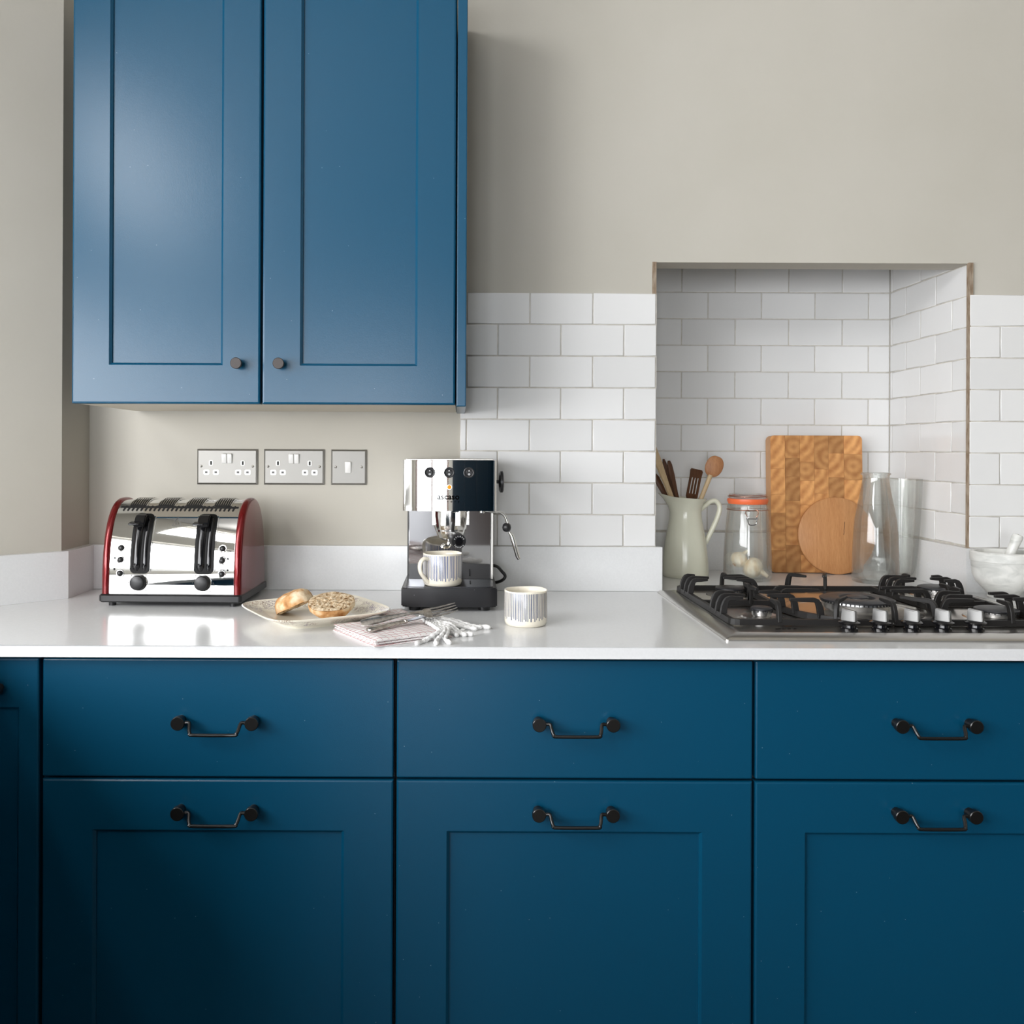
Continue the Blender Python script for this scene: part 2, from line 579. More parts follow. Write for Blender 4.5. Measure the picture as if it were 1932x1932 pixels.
# woods
def wood(key, c1, c2, scale=(1, 1, 1), rings=18.0, rough=0.45, rnd=True, dist=2.0):
    mm = Mat(key, c1, rough, spec=0.35)
    v = mm.coords(scale=scale, rnd=rnd)
    w = mm.node('ShaderNodeTexNoise', Scale=rings * 3.0, Distortion=dist * 0.3, Detail=5.0)
    mm.link(v, w.inputs['Vector'])
    n = mm.node('ShaderNodeTexNoise', Scale=25.0, Detail=5.0)
    mm.link(v, n.inputs['Vector'])
    mix = mm.node('ShaderNodeMath', operation='MULTIPLY_ADD'); mix.inputs[1].default_value = 0.55
    mm.link(n.outputs['Fac'], mix.inputs[0])
    h = mm.node('ShaderNodeMath', operation='MULTIPLY'); h.inputs[1].default_value = 0.5
    mm.link(w.outputs['Fac'], h.inputs[0]); mm.link(h.outputs[0], mix.inputs[2])
    r = mm.ramp(((0.3, c1), (0.72, c2)))
    mm.link(mix.outputs[0], r.inputs[0])
    if rnd:
        oi = mm.node('ShaderNodeObjectInfo')
        hs = mm.node('ShaderNodeHueSaturation')
        mr = mm.node('ShaderNodeMapRange'); mr.inputs[3].default_value = 0.78; mr.inputs[4].default_value = 1.18
        mm.link(oi.outputs['Random'], mr.inputs[0]); mm.link(mr.outputs[0], hs.inputs['Value'])
        mm.link(r.outputs[0], hs.inputs['Color']); mm.link(hs.outputs[0], mm.p.inputs['Base Color'])
    else:
        mm.link(r.outputs[0], mm.p.inputs['Base Color'])
    M[key] = mm.m
    return mm
def ringwood(key, c1, c2, rings=60.0):
    mm = Mat(key, c1, 0.45, spec=0.35)
    tc = mm.node('ShaderNodeTexCoord')
    oi = mm.node('ShaderNodeObjectInfo')
    cb = mm.node('ShaderNodeCombineXYZ')
    for i, k in ((0, 0.11), (2, -0.09)):
        q = mm.node('ShaderNodeMath', operation='MULTIPLY_ADD'); q.inputs[1].default_value = k * 1.3; q.inputs[2].default_value = -k * 0.5
        mm.link(oi.outputs['Random'], q.inputs[0]); mm.link(q.outputs[0], cb.inputs[i])
    ad = mm.node('ShaderNodeVectorMath', operation='ADD')
    mm.link(tc.outputs['Object'], ad.inputs[0]); mm.link(cb.outputs[0], ad.inputs[1])
    w = mm.node('ShaderNodeTexWave', wave_type='RINGS', rings_direction='Y', Scale=rings, Distortion=5.0, Detail=2.0)
    w.inputs['Detail Scale'].default_value = 0.6
    mm.link(ad.outputs[0], w.inputs['Vector'])
    n = mm.node('ShaderNodeTexNoise', Scale=40.0, Detail=4.0)
    mm.link(ad.outputs[0], n.inputs['Vector'])
    av = mm.node('ShaderNodeMath', operation='MULTIPLY_ADD'); av.inputs[1].default_value = 0.30
    h = mm.node('ShaderNodeMath', operation='MULTIPLY'); h.inputs[1].default_value = 0.75
    mm.link(n.outputs['Fac'], h.inputs[0]); mm.link(w.outputs['Fac'], av.inputs[0]); mm.link(h.outputs[0], av.inputs[2])
    r = mm.ramp(((0.15, c1), (0.85, c2)))
    mm.link(av.outputs[0], r.inputs[0])
    hs = mm.node('ShaderNodeHueSaturation')
    mr = mm.node('ShaderNodeMapRange'); mr.inputs[3].default_value = 0.72; mr.inputs[4].default_value = 1.25
    mm.link(oi.outputs['Random'], mr.inputs[0]); mm.link(mr.outputs[0], hs.inputs['Value'])
    mm.link(r.outputs[0], hs.inputs['Color']); mm.link(hs.outputs[0], mm.p.inputs['Base Color'])
    M[key] = mm.m
ringwood('end_grain', srgb(164, 104, 58), srgb(222, 166, 106), 13.0)
wood('beech', srgb(196, 140, 92), srgb(216, 165, 116), (22, 1, 1.2), 1.2, rnd=False)
wood('round_board_wood', srgb(176, 118, 70), srgb(206, 152, 102), (30, 2, 2.2), 0.8, rnd=False)
wood('spoon_wood', srgb(158, 104, 68), srgb(196, 142, 98), (30, 30, 3), 1.0)
wood('pale_wood', srgb(186, 160, 122), srgb(212, 188, 150), (40, 40, 3), 1.0)
wood('dark_wood', srgb(70, 44, 28), srgb(112, 74, 48), (60, 60, 4), 1.0)
wood('floor_oak', srgb(46, 38, 33), srgb(66, 55, 47), (1, 8, 1), 2.0)
simple('white_paint', srgb(238, 237, 233), 0.4)
simple('brown_frame', srgb(110, 74, 52), 0.45)
# food and cloth
m = Mat('bread_crust', srgb(196, 150, 100), 0.75, spec=0.2)
v = m.coords()
m.noise_ramp(v, 38.0, ((0.28, srgb(150, 94, 48)), (0.45, srgb(204, 158, 108)), (0.62, srgb(232, 214, 184))), detail=6)
m.bump(v, 160.0, 0.6, 0.002)
M['crust'] = m.m
m = Mat('bread_crumb', srgb(206, 182, 148), 0.9, spec=0.1)
v = m.coords()
m.noise_ramp(v, 170.0, ((0.33, srgb(104, 72, 44)), (0.44, srgb(186, 158, 122)), (0.6, srgb(222, 204, 176))), detail=5)
m.bump(v, 200.0, 1.0, 0.003)
M['crumb'] = m.m
# floral plate
m = Mat('plate_glaze', srgb(247, 240, 222), 0.18, coat=0.3)
tc = m.node('ShaderNodeTexCoord')
sp = m.node('ShaderNodeSeparateXYZ'); m.link(tc.outputs['Object'], sp.inputs[0])
ax = m.node('ShaderNodeMath', operation='ABSOLUTE'); m.link(sp.outputs[0], ax.inputs[0])
ay = m.node('ShaderNodeMath', operation='ABSOLUTE'); m.link(sp.outputs[1], ay.inputs[0])
mxx = m.node('ShaderNodeMath', operation='MAXIMUM'); m.link(ax.outputs[0], mxx.inputs[0]); m.link(ay.outputs[0], mxx.inputs[1])
band = m.ramp(((0.0, (0, 0, 0)), (0.64, (0, 0, 0)), (0.72, (1, 1, 1)), (0.93, (1, 1, 1)), (0.97, (0, 0, 0))))
sc8 = m.node('ShaderNodeMath', operation='MULTIPLY'); sc8.inputs[1].default_value = 8.0
m.link(mxx.outputs[0], sc8.inputs[0]); m.link(sc8.outputs[0], band.inputs[0])
n1 = m.node('ShaderNodeTexNoise', Scale=62.0, Detail=3.0, Distortion=2.5); m.link(tc.outputs['Object'], n1.inputs['Vector'])
r1 = m.ramp(((0.46, (0, 0, 0)), (0.48, (1, 1, 1)), (0.54, (1, 1, 1)), (0.56, (0, 0, 0))))
m.link(n1.outputs['Fac'], r1.inputs[0])
n3 = m.node('ShaderNodeTexNoise', Scale=22.0, Detail=1.0); m.link(tc.outputs['Object'], n3.inputs['Vector'])
r3 = m.ramp(((0.36, (0, 0, 0)), (0.44, (1, 1, 1))))
m.link(n3.outputs['Fac'], r3.inputs[0])
rc = m.ramp(((0.35, srgb(170, 120, 78)), (0.5, srgb(128, 98, 84)), (0.62, srgb(120, 100, 146))))
n4 = m.node('ShaderNodeTexNoise', Scale=11.0); m.link(tc.outputs['Object'], n4.inputs['Vector']); m.link(n4.outputs['Fac'], rc.inputs[0])
a1 = m.node('ShaderNodeMath', operation='MULTIPLY'); m.link(r1.outputs[0], a1.inputs[0]); m.link(r3.outputs[0], a1.inputs[1])
a2 = m.node('ShaderNodeMath', operation='MULTIPLY'); m.link(a1.outputs[0], a2.inputs[0]); m.link(band.outputs[0], a2.inputs[1])
a3 = m.node('ShaderNodeMath', operation='MULTIPLY'); m.link(a2.outputs[0], a3.inputs[0]); a3.inputs[1].default_value = 0.75
mx = m.node('ShaderNodeMix', data_type='RGBA'); mx.inputs[6].default_value = srgb(247, 240, 222)
m.link(a3.outputs[0], mx.inputs[0]); m.link(rc.outputs[0], mx.inputs[7]); m.link(mx.outputs[2], m.p.inputs['Base Color'])
M['plate'] = m.m
# red-lined cloth: woven lines across and short cross ticks, in cloth UV
m = Mat('red_line_cloth', srgb(240, 236, 234), 0.9, spec=0.1)
tc = m.node('ShaderNodeTexCoord')
sp = m.node('ShaderNodeSeparateXYZ'); m.link(tc.outputs['UV'], sp.inputs[0])
def grid(axis, period, width):
    q = m.node('ShaderNodeMath', operation='MULTIPLY'); q.inputs[1].default_value = 1.0 / period; m.link(sp.outputs[axis], q.inputs[0])
    fq = m.node('ShaderNodeMath', operation='FRACT'); m.link(q.outputs[0], fq.inputs[0])
    l = m.node('ShaderNodeMath', operation='LESS_THAN'); l.inputs[1].default_value = width / period; m.link(fq.outputs[0], l.inputs[0])
    return l.outputs[0]
g1, g2, dash = grid(1, 0.0135, 0.0013), grid(0, 0.0125, 0.0011), grid(1, 0.0026, 0.0018)
gm = m.node('ShaderNodeMath', operation='MULTIPLY'); m.link(g2, gm.inputs[0]); m.link(dash, gm.inputs[1])
gg = m.node('ShaderNodeMath', operation='MAXIMUM'); m.link(g1, gg.inputs[0]); m.link(gm.outputs[0], gg.inputs[1])
mx = m.node('ShaderNodeMix', data_type='RGBA'); mx.inputs[6].default_value = srgb(240, 236, 234); mx.inputs[7].default_value = srgb(176, 62, 74)
m.link(gg.outputs[0], mx.inputs[0]); m.link(mx.outputs[2], m.p.inputs['Base Color'])
m.bump(m.coords(), 700.0, 0.4, 0.001, 1.0)
M['cloth'] = m.m
m = Mat('white_cotton', srgb(242, 241, 239), 0.95, spec=0.1)
m.bump(m.coords(), 420.0, 0.8, 0.002, 2.0)
M['cotton'] = m.m
m = Mat('garlic_skin', srgb(238, 228, 206), 0.5)
m.noise_ramp(m.coords(scale=(1, 1, 0.3)), 55.0, ((0.3, srgb(214, 190, 154)), (0.55, srgb(240, 232, 214))), detail=4)
M['garlic'] = m.m
simple('garlic_root', srgb(176, 122, 62), 0.8)
m = Mat('orange_rubber', srgb(238, 112, 64), 0.4)
m.p.inputs['Subsurface Weight'].default_value = 0.0
M['rubber'] = m.m
simple('copper_wire', (0.42, 0.22, 0.15, 1), 0.3, 1.0)
simple('steel_wire', (0.55, 0.55, 0.56, 1), 0.2, 1.0)
simple('label_gold', srgb(186, 160, 116), 0.4, 0.4)

# ------------------------------------------------------------------ the setting
NX0, NX1, NZ = 0.4703, 1.2475, at(1520, 496, 2.129).z       # chimney alcove opening
ND = 0.391                                                   # alcove depth to the tiled back
PIER_X, PIER_Y = -0.8985, -0.148
SPL_Y = PIER_Y - (PIER_X - ROOM_X0) * 0.91                   # where the splayed wall meets the left wall
TOP = 0.91

struct('floor', box(BM(), ROOM_X0 - 0.2, ROOM_X1 + 0.2, ROOM_Y0 - 0.2, 0.6, -0.06, 0.0), M['floor_oak'])
struct('ceiling', box(BM(), ROOM_X0 - 0.2, ROOM_X1 + 0.2, ROOM_Y0 - 0.2, 0.6, ROOM_H, ROOM_H + 0.06), M['ceiling_paint'])
# back wall with the alcove opening (one outline, extruded)
bm = BM()
poly = [(-0.95, 0), (NX0, 0), (NX0, NZ), (NX1, NZ), (NX1, 0), (ROOM_X1, 0), (ROOM_X1, ROOM_H), (-0.95, ROOM_H)]
prism(bm, poly, 'y', 0.0, 0.074)
wall_back = struct('wall_back', bm, M['wall'])
# alcove shell behind it
bm = BM()
box(bm, NX0 - 0.1, NX0, 0.074, ND + 0.1, 0, 2.2)
box(bm, NX1, NX1 + 0.1, 0.074, ND + 0.1, 0, 2.2)
box(bm, NX0, NX1, ND + 0.008, ND + 0.1, 0, 2.2)
box(bm, NX0, NX1, 0.074, ND + 0.008, 2.1, 2.2)
wall_alcove = struct('wall_alcove', bm, M['wall'])
# pier and splayed wall on the left, then the left wall with its window
bm = BM()
prism(bm, [(PIER_X, 0.074), (PIER_X, PIER_Y), (ROOM_X0, SPL_Y), (ROOM_X0 - 0.12, SPL_Y), (ROOM_X0 - 0.12, 0.074)], 'z', 0, ROOM_H)
struct('wall_splay', bm, M['wall'])
bm = BM()
x0, x1 = ROOM_X0 - 0.12, ROOM_X0
box(bm, x0, x1, WIN_Y1, SPL_Y, 0, ROOM_H)
box(bm, x0, x1, ROOM_Y0, WIN_Y0, 0, ROOM_H)
box(bm, x0, x1, WIN_Y0, WIN_Y1, 0, WIN_Z0)
box(bm, x0, x1, WIN_Y0, WIN_Y1, WIN_Z1, SHEEN_Z0)
box(bm, x0, x1, WIN_Y0, WIN_Y1, SHEEN_Z1, ROOM_H)
box(bm, x0, x1, WIN_Y0, SHEEN_Y0, SHEEN_Z0, SHEEN_Z1)
box(bm, x0, x1, SHEEN_Y1, WIN_Y1, SHEEN_Z0, SHEEN_Z1)
struct('wall_left', bm, M['wall'])
struct('wall_right', box(BM(), ROOM_X1, ROOM_X1 + 0.12, ROOM_Y0, 0.074, 0, ROOM_H), M['wall'])
bm = BM()
box(bm, ROOM_X0 - 0.12, GD_X0, ROOM_Y0 - 0.12, ROOM_Y0, 0, ROOM_H)
box(bm, GD_X1, ROOM_X1, ROOM_Y0 - 0.12, ROOM_Y0, 0, ROOM_H)
box(bm, GD_X0, GD_X1, ROOM_Y0 - 0.12, ROOM_Y0, GD_Z1, ROOM_H)
struct('wall_front', bm, M['wall'])
# sash window in the left wall
bm = BM()
ym = (WIN_Y0 + WIN_Y1) / 2
for (a, b_, c, d) in ((WIN_Y0, WIN_Y0 + 0.06, WIN_Z0, WIN_Z1), (WIN_Y1 - 0.06, WIN_Y1, WIN_Z0, WIN_Z1), (ym - 0.05, ym + 0.05, WIN_Z0, WIN_Z1),
                      (WIN_Y0, WIN_Y1, WIN_Z0, WIN_Z0 + 0.06), (WIN_Y0, WIN_Y1, WIN_Z1 - 0.06, WIN_Z1), ):
    box(bm, ROOM_X0 - 0.09, ROOM_X0 - 0.04, a, b_, c, d)
struct('window_1', bm, M['white_paint'])
bm = BM()
for (a, b_, c, d) in ((SHEEN_Y0, SHEEN_Y0 + 0.05, SHEEN_Z0, SHEEN_Z1), (SHEEN_Y1 - 0.05, SHEEN_Y1, SHEEN_Z0, SHEEN_Z1), (SHEEN_Y0, SHEEN_Y1, SHEEN_Z0, SHEEN_Z0 + 0.05), (SHEEN_Y0, SHEEN_Y1, SHEEN_Z1 - 0.05, SHEEN_Z1)):
    box(bm, ROOM_X0 - 0.09, ROOM_X0 - 0.04, a, b_, c, d)
struct('window_2', bm, M['white_paint'])  # frame of the added high window that makes the door sheen
# glazed garden door in the wall behind the camera
bm = BM()
for (a, b_, c, d) in ((GD_X0, GD_X0 + 0.09, 0, GD_Z1), (GD_X1 - 0.09, GD_X1, 0, GD_Z1), ((GD_X0 + GD_X1) / 2 - 0.05, (GD_X0 + GD_X1) / 2 + 0.05, 0, GD_Z1),
                      (GD_X0, GD_X1, 0, 0.25), (GD_X0, GD_X1, GD_Z1 - 0.1, GD_Z1)):
    box(bm, a, b_, ROOM_Y0 - 0.09, ROOM_Y0 - 0.03, c, d)
struct('door_1', bm, M['brown_frame'])

# ------------------------------------------------------------------ wall tiles, each its own piece
tile_mesh_cache = {}


def tile_mesh(w, h, t=0.008):
    key = (round(w, 4), round(h, 4))
    if key not in tile_mesh_cache:
        bm = BM()
        box(bm, -w / 2, w / 2, -t / 2, t / 2, -h / 2, h / 2)
        fr = [e for e in bm.edges if all(abs(v.co.y + t / 2) < 1e-6 for v in e.verts)]
        bmesh.ops.bevel(bm, geom=fr, offset=0.0018, segments=2, profile=0.6, affect='EDGES')
        bmesh.ops.recalc_face_normals(bm, faces=bm.faces[:])
        for f in bm.faces: f.smooth = f.calc_area() < 0.3 * w * h
        me = bpy.data.meshes.new('tile')
        bm.to_mesh(me)
        bm.free()
        me.materials.append(M['tile'])
        tile_mesh_cache[key] = me
    return tile_mesh_cache[key]


rng = random.Random(3)


def tile_field(parent, place, rotz, u0, u1, z_top, rows, pu, pv, phase, z_min=-1, z_max=9, gap=0.0026):
    """place(u, z) -> world centre; phase(row) -> joint position in u"""
    for r in range(rows):
        zt = z_top - r * pv
        zb = zt - pv
        zt2, zb2 = min(zt, z_max), max(zb, z_min)
        if zt2 - zb2 < 0.012: continue
        ph = phase(r)
        k = math.floor((u0 - ph) / pu + 1e-6)
        while ph + k * pu < u1 - 1e-6:
            a, b_ = max(u0, ph + k * pu), min(u1, ph + (k + 1) * pu)
            k += 1
            if b_ - a < 0.008: continue
            w, h = b_ - a - gap, zt2 - zb2 - gap
            if w < 0.005: continue
            o = bpy.data.objects.new('tile', tile_mesh(w, h))
            COL.objects.link(o)
            o.location = Vector(place((a + b_) / 2, (zt2 + zb2) / 2)) - Vector(parent.location)
            o.rotation_euler = (rng.uniform(-1, 1) * 0.006, rng.uniform(-1, 1) * 0.003, rotz + rng.uniform(-1, 1) * 0.005)
            o.parent = parent


TILE_TOP, UP_TOP = at(1060, 552, 2.12).z, 1.017
PV = (TILE_TOP - UP_TOP) / 8
PU = 0.1529
TX0, TX1 = 0.003, at(1238.5, 800, 2.12).x
TXR = at(1829, 800, 2.12).x
ja0, ja1 = at(1000, 580, 2.12).x, at(1058.5, 640, 2.12).x
tile_field(wall_back, lambda u, z: (u, -0.005, z), 0, TX0, TX1, TILE_TOP, 8, PU, PV, lambda r: ja0 if r % 2 == 0 else ja1)
jb = at(1888, 640, 2.12).x
tile_field(wall_back, lambda u, z: (u, -0.005, z), 0, TXR, TXR + 4 * PU, TILE_TOP, 8, PU, PV, lambda r: jb - PU / 2 if r % 2 == 0 else jb)
bm = BM()
box(bm, TX0, TX1, -0.0062, 0.0, UP_TOP - 0.005, TILE_TOP - 0.002)
obj('grout', bm, M['grout'], wall_back)
obj('grout', box(BM(), TXR, TXR + 4 * PU, -0.0062, 0.0, UP_TOP - 0.005, TILE_TOP - 0.002), M['grout'], wall_back)
# alcove back
DB = ND - CAM_Y
zrow = at(1480, 552, DB).z
pvn = (at(1480, 552, DB).z - at(1480, 852, DB).z) / 6
pun = (at(1589.5, 530, DB).x - at(1286.4, 530, DB).x) / 3
jc0, jc1 = at(1387.6, 530, DB).x, at(1336, 575, DB).x
RX = 0.5 * (at(1684, 700, DB).x + at(1822, 700, 2.129).x)      # face of the alcove's right-hand tiles
tile_field(wall_alcove, lambda u, z: (u, ND + 0.004, z), 0, NX0 + 0.009, RX, zrow + 3 * pvn, 13, pun, pvn, lambda r: jc0 if r % 2 == 0 else jc1, z_min=UP_TOP)
obj('grout', box(BM(), NX0, NX1, ND + 0.0015, ND + 0.008, 0.9, 2.1), M['grout'], wall_alcove)
# alcove right side (faces left): u runs along y
jd0, jd1 = 0.075, 0.150
tile_field(wall_alcove, lambda u, z: (RX + 0.004, u, z), -PI / 2, -0.004, ND, zrow + 3 * pvn, 13, 0.1515, pvn, lambda r: jd0 if r % 2 == 0 else jd1, z_min=UP_TOP, z_max=NZ)
tile_field(wall_alcove, lambda u, z: (RX + 0.004, u, z), -PI / 2, 0.076, ND, zrow + 3 * pvn, 13, 0.1515, pvn, lambda r: jd0 if r % 2 == 0 else jd1, z_min=NZ, z_max=2.0)
# note: the two rows next to the lintel meet the back courses at the same heights
obj('grout', box(BM(), RX + 0.0015, NX1 + 0.002, -0.004, ND, 0.9, NZ), M['grout'], wall_alcove)
obj('grout', box(BM(), RX + 0.0015, NX1, 0.074, ND, NZ, 2.1), M['grout'], wall_alcove)
obj('lining', box(BM(), NX0, NX0 + 0.009, 0.0, ND, 0.9, NZ), M['tile'], wall_alcove)
# bare edges of the alcove lining
struct('trim_1', box(BM(), NX0 - 0.0005, NX0 + 0.0095, -0.0015, 0.004, TILE_TOP - 0.004, NZ + 0.001), M['raw_edge'])
struct('trim_2', box(BM(), RX - 0.0005, TXR - 0.001, -0.0075, 0.004, UP_TOP, NZ + 0.001), M['raw_edge'])
struct('trim_3', box(BM(), RX + 0.006, TXR + 0.0015, -0.0065, 0.0, TILE_TOP - 0.002, NZ + 0.001), M['raw_edge'])

# ------------------------------------------------------------------ worktop and upstands
WF = 1.504 + CAM_Y                                              # worktop front edge
RET_X = -0.85                                                   # front of the return run, out of frame
bm = BM()
poly = [(RET_X, -3.6), (RET_X, WF), (1.75, WF), (1.75, -0.001), (RX - 0.001, -0.001), (RX - 0.001, ND - 0.002), (NX0 + 0.011, ND - 0.002), (NX0 + 0.011, -0.001),
        (PIER_X + 0.001, -0.001), (PIER_X + 0.001, PIER_Y - 0.002), (ROOM_X0 + 0.002, SPL_Y - 0.004), (ROOM_X0 + 0.002, -3.6)]
prism(bm, poly, 'z', TOP - 0.0205, TOP)
es = [e for e in bm.edges if all(abs(v.co.y - WF) < 1e-5 for v in e.verts) and abs(e.verts[0].co.z - e.verts[1].co.z) < 1e-5]
bmesh.ops.bevel(bm, geom=es, offset=0.0022, segments=3, profile=0.5, affect='EDGES')
worktop = tag(obj('worktop', bm, M['quartz']), 'long white stone worktop running above the blue base cabinets', 'worktop')
T = 0.02
bm = BM()
# splayed wall and pier upstand as one bent strip
a, b_, c = Vector((ROOM_X0, SPL_Y)), Vector((PIER_X, PIER_Y)), Vector((PIER_X, -T))
nrm = Vector(((b_ - a).y, -(b_ - a).x)).normalized()
a2 = a + nrm * T
# inner corner
t = (PIER_X + T - (b_ + nrm * T).x) / (b_ - a).normalized().x
b2 = b_ + nrm * T + (b_ - a).normalized() * t
prism(bm, [tuple(a + Vector((0.004, 0))), tuple(b_), tuple(c), (PIER_X + T, -T), tuple(b2), tuple(a2 + Vector((0.004, 0)))], 'z', TOP + 0.0002, UP_TOP)
tag(obj('worktop_upstand', bm, M['quartz']), 'white upstand bent around the splayed wall and pier left of the toaster', 'upstand', 'stone upstands behind the worktop')
bm = box(BM(), PIER_X + 0.001, at(1250, 1070, 2.109).x, -T, -0.0002, TOP + 0.0002, UP_TOP, 0.0012, 2)
tag(obj('worktop_upstand', bm, M['quartz']), 'long white upstand against the wall behind the toaster and coffee machine', 'upstand', 'stone upstands behind the worktop')
bm = BM()
UX = RX - T + 0.004
prism(bm, [(NX0 + 0.012, ND - 0.001), (NX0 + 0.012, ND - T), (UX, ND - T), (UX, -T), (1.75, -T), (1.75, -0.0002), (RX - 0.0002, -0.0002), (RX - 0.0002, ND - 0.001)], 'z', TOP + 0.0002, UP_TOP)
tag(obj('worktop_upstand', bm, M['quartz']), 'white upstand lining the tiled alcove and turning right behind the mortar', 'upstand', 'stone upstands behind the worktop')


# ------------------------------------------------------------------ cabinets
def slab_front(x0, x1, y, z0, z1, t=0.02, bev=0.0028):
    return box(BM(), x0, x1, y, y + t, z0, z1, bev, 3)


def shaker_front(x0, x1, y, z0, z1, sl, sr, rt, rb, t=0.02, rec=0.008, ch=0.0048, bev=0.0034):
    """frame of a shaker door (with its chamfered inner edge) and the recessed panel"""
    bm = BM()
    ix0, ix1, iz0, iz1 = x0 + sl, x1 - sr, z0 + rb, z1 - rt
    def ring(ax0, ax1, az0, az1, yy):
        return [bm.verts.new(p) for p in ((ax0, yy, az0), (ax1, yy, az0), (ax1, yy, az1), (ax0, yy, az1))]
    k = bev * 0.3
    R = [ring(x0, x1, z0, z1, y + t), ring(x0, x1, z0, z1, y + bev), ring(x0 + k, x1 - k, z0 + k, z1 - k, y + k), ring(x0 + bev, x1 - bev, z0 + bev, z1 - bev, y),
         ring(ix0 - ch, ix1 + ch, iz0 - ch, iz1 + ch, y), ring(ix0, ix1, iz0, iz1, y + ch), ring(ix0, ix1, iz0, iz1, y + rec + 0.003)]
    for A, B in zip(R, R[1:]):
        for i in range(4):
            bm.faces.new((A[i], A[(i + 1) % 4], B[(i + 1) % 4], B[i]))
    bm.faces.new(R[0])
    pan = box(BM(), ix0 - 0.001, ix1 + 0.001, y + rec, y + rec + 0.006, iz0 - 0.001, iz1 + 0.001)
    return bm, pan


def handle_bm(cx, y, cz, half=0.0635):
    """bail handle: two round posts and a thin dropped bar"""
    bm = BM()
    for s in (-1, 1):
        lathe(bm, [(0, 0.0), (0.0085, 0.0), (0.0085, -0.004), (0.0075, -0.012), (0.0118, -0.0145), (0.0118, -0.0235), (0.0108, -0.0245), (0, -0.0245)], 24, (cx + s * half, y, cz), 'y')
    pts = []
    for s in (-1, 1):
        q = [(cx + s * (half - 0.004), y - 0.0185, cz - 0.001), (cx + s * (half - 0.016), y - 0.0185, cz + 0.001), (cx + s * (half - 0.0195), y - 0.020, cz - 0.001),
             (cx + s * (half - 0.0215), y - 0.027, cz - 0.009), (cx + s * (half - 0.024), y - 0.031, cz - 0.0142), (cx + s * (half - 0.030), y - 0.032, cz - 0.0165)]
        pts += q if s < 0 else q[::-1]
    tube(bm, catmull(pts, 4), 0.0031, 12)
    return bm


DF = 1.524 + CAM_Y                                               # face of drawers and doors
zc = lambda y: 0.5 * (at(411, y[0], 1.524).z + at(1084, y[1], 1.524).z)
Z_DT, Z_DB, Z_OT, Z_PT = zc((1242, 1248)), zc((1464.5, 1470.5)), zc((1469, 1475.5)), zc((1568, 1577))
Z_H1, Z_H2 = zc((1358, 1361.5)), zc((1524.5, 1531))
PLINTH = 0.14


def base_unit(x0, x1, px0, px1, label, handle_dx=0.0):
    cx = (x0 + x1) / 2
    t = thing('base_cabinet', label, 'cabinet', (cx, DF + 0.3, 0), 0, 'blue base cabinets under the worktop')
    obj('body', box(BM(), x0 - 0.002, x1 + 0.002, DF + 0.021, -0.02, PLINTH, TOP - 0.0215), M['dark_carcass'], t, world=True)
    obj('plinth', box(BM(), x0 - 0.002, x1 + 0.002, DF + 0.07, DF + 0.09, 0.0, PLINTH), M['blue'], t, world=True)
    dr = obj('drawer_front', slab_front(x0, x1, DF, Z_DB, Z_DT), M['blue'], t, 12, world=True)
    tag(obj('handle', handle_bm(cx + handle_dx, DF, Z_H1), M['black_metal'], dr, 30, world=True), 'black bail handle')
    fr, pan = shaker_front(x0, x1, DF, PLINTH + 0.003, Z_OT, px0 - x0, x1 - px1, Z_OT - Z_PT, 0.09)
    d = obj('door', fr, M['blue'], t, 12, world=True)
    obj('panel', pan, M['blue'], d, world=True)
    tag(obj('handle', handle_bm(cx + handle_dx, DF, Z_H2), M['black_metal'], d, 30, world=True), 'black bail handle')
    return t


X = lambda px, py=1500: at(px, py, 1.524).x
base_unit(X(79.5), X(742), X(180), X(644), 'blue base cabinet with drawer and panelled door, below the toaster')
base_unit(X(748), X(1419.5), X(848), X(1320), 'blue base cabinet with drawer and panelled door, below the coffee machine')
base_unit(X(1425), X(1425) + 0.617, X(1524), X(1425) + 0.617 - 0.093, 'blue base cabinet with drawer and panelled door, below the gas hob')
xe = X(1425) + 0.617 + 0.005
base_unit(xe, 1.735, xe + 0.093, 1.735 - 0.093, 'blue base cabinet at the free end of the worktop, below the mortar')
# corner door at the left edge of the picture
xr = X(72.5)
t = thing('corner_cabinet', 'narrow blue corner cabinet door at the left edge, with a dark round knob', 'cabinet', (xr - 0.055, DF + 0.3, 0), 0, 'blue base cabinets under the worktop')
obj('body', box(BM(), RET_X, xr + 0.002, DF + 0.021, -0.25, PLINTH, TOP - 0.0215), M['dark_carcass'], t, world=True)
fr, pan = shaker_front(RET_X + 0.003, xr, DF, PLINTH + 0.003, Z_DT, 0.022, 0.039, 0.09, 0.09)
d = obj('door', fr, M['blue'], t, 12, world=True)
obj('panel', pan, M['blue'], d, world=True)
kb = at(-7, 1300, 1.51)
obj('knob', lathe(BM(), [(0, 0), (0.006, 0), (0.006, -0.010), (0.0115, -0.013), (0.0115, -0.024), (0.010, -0.0255), (0, -0.0255)], 20, (kb.x, DF, kb.z), 'y'), M['bronze_knob'], d, 40, world=True)
obj('plinth', box(BM(), RET_X, xr + 0.002, DF + 0.07, DF + 0.09, 0.0, PLINTH), M['blue'], t, world=True)
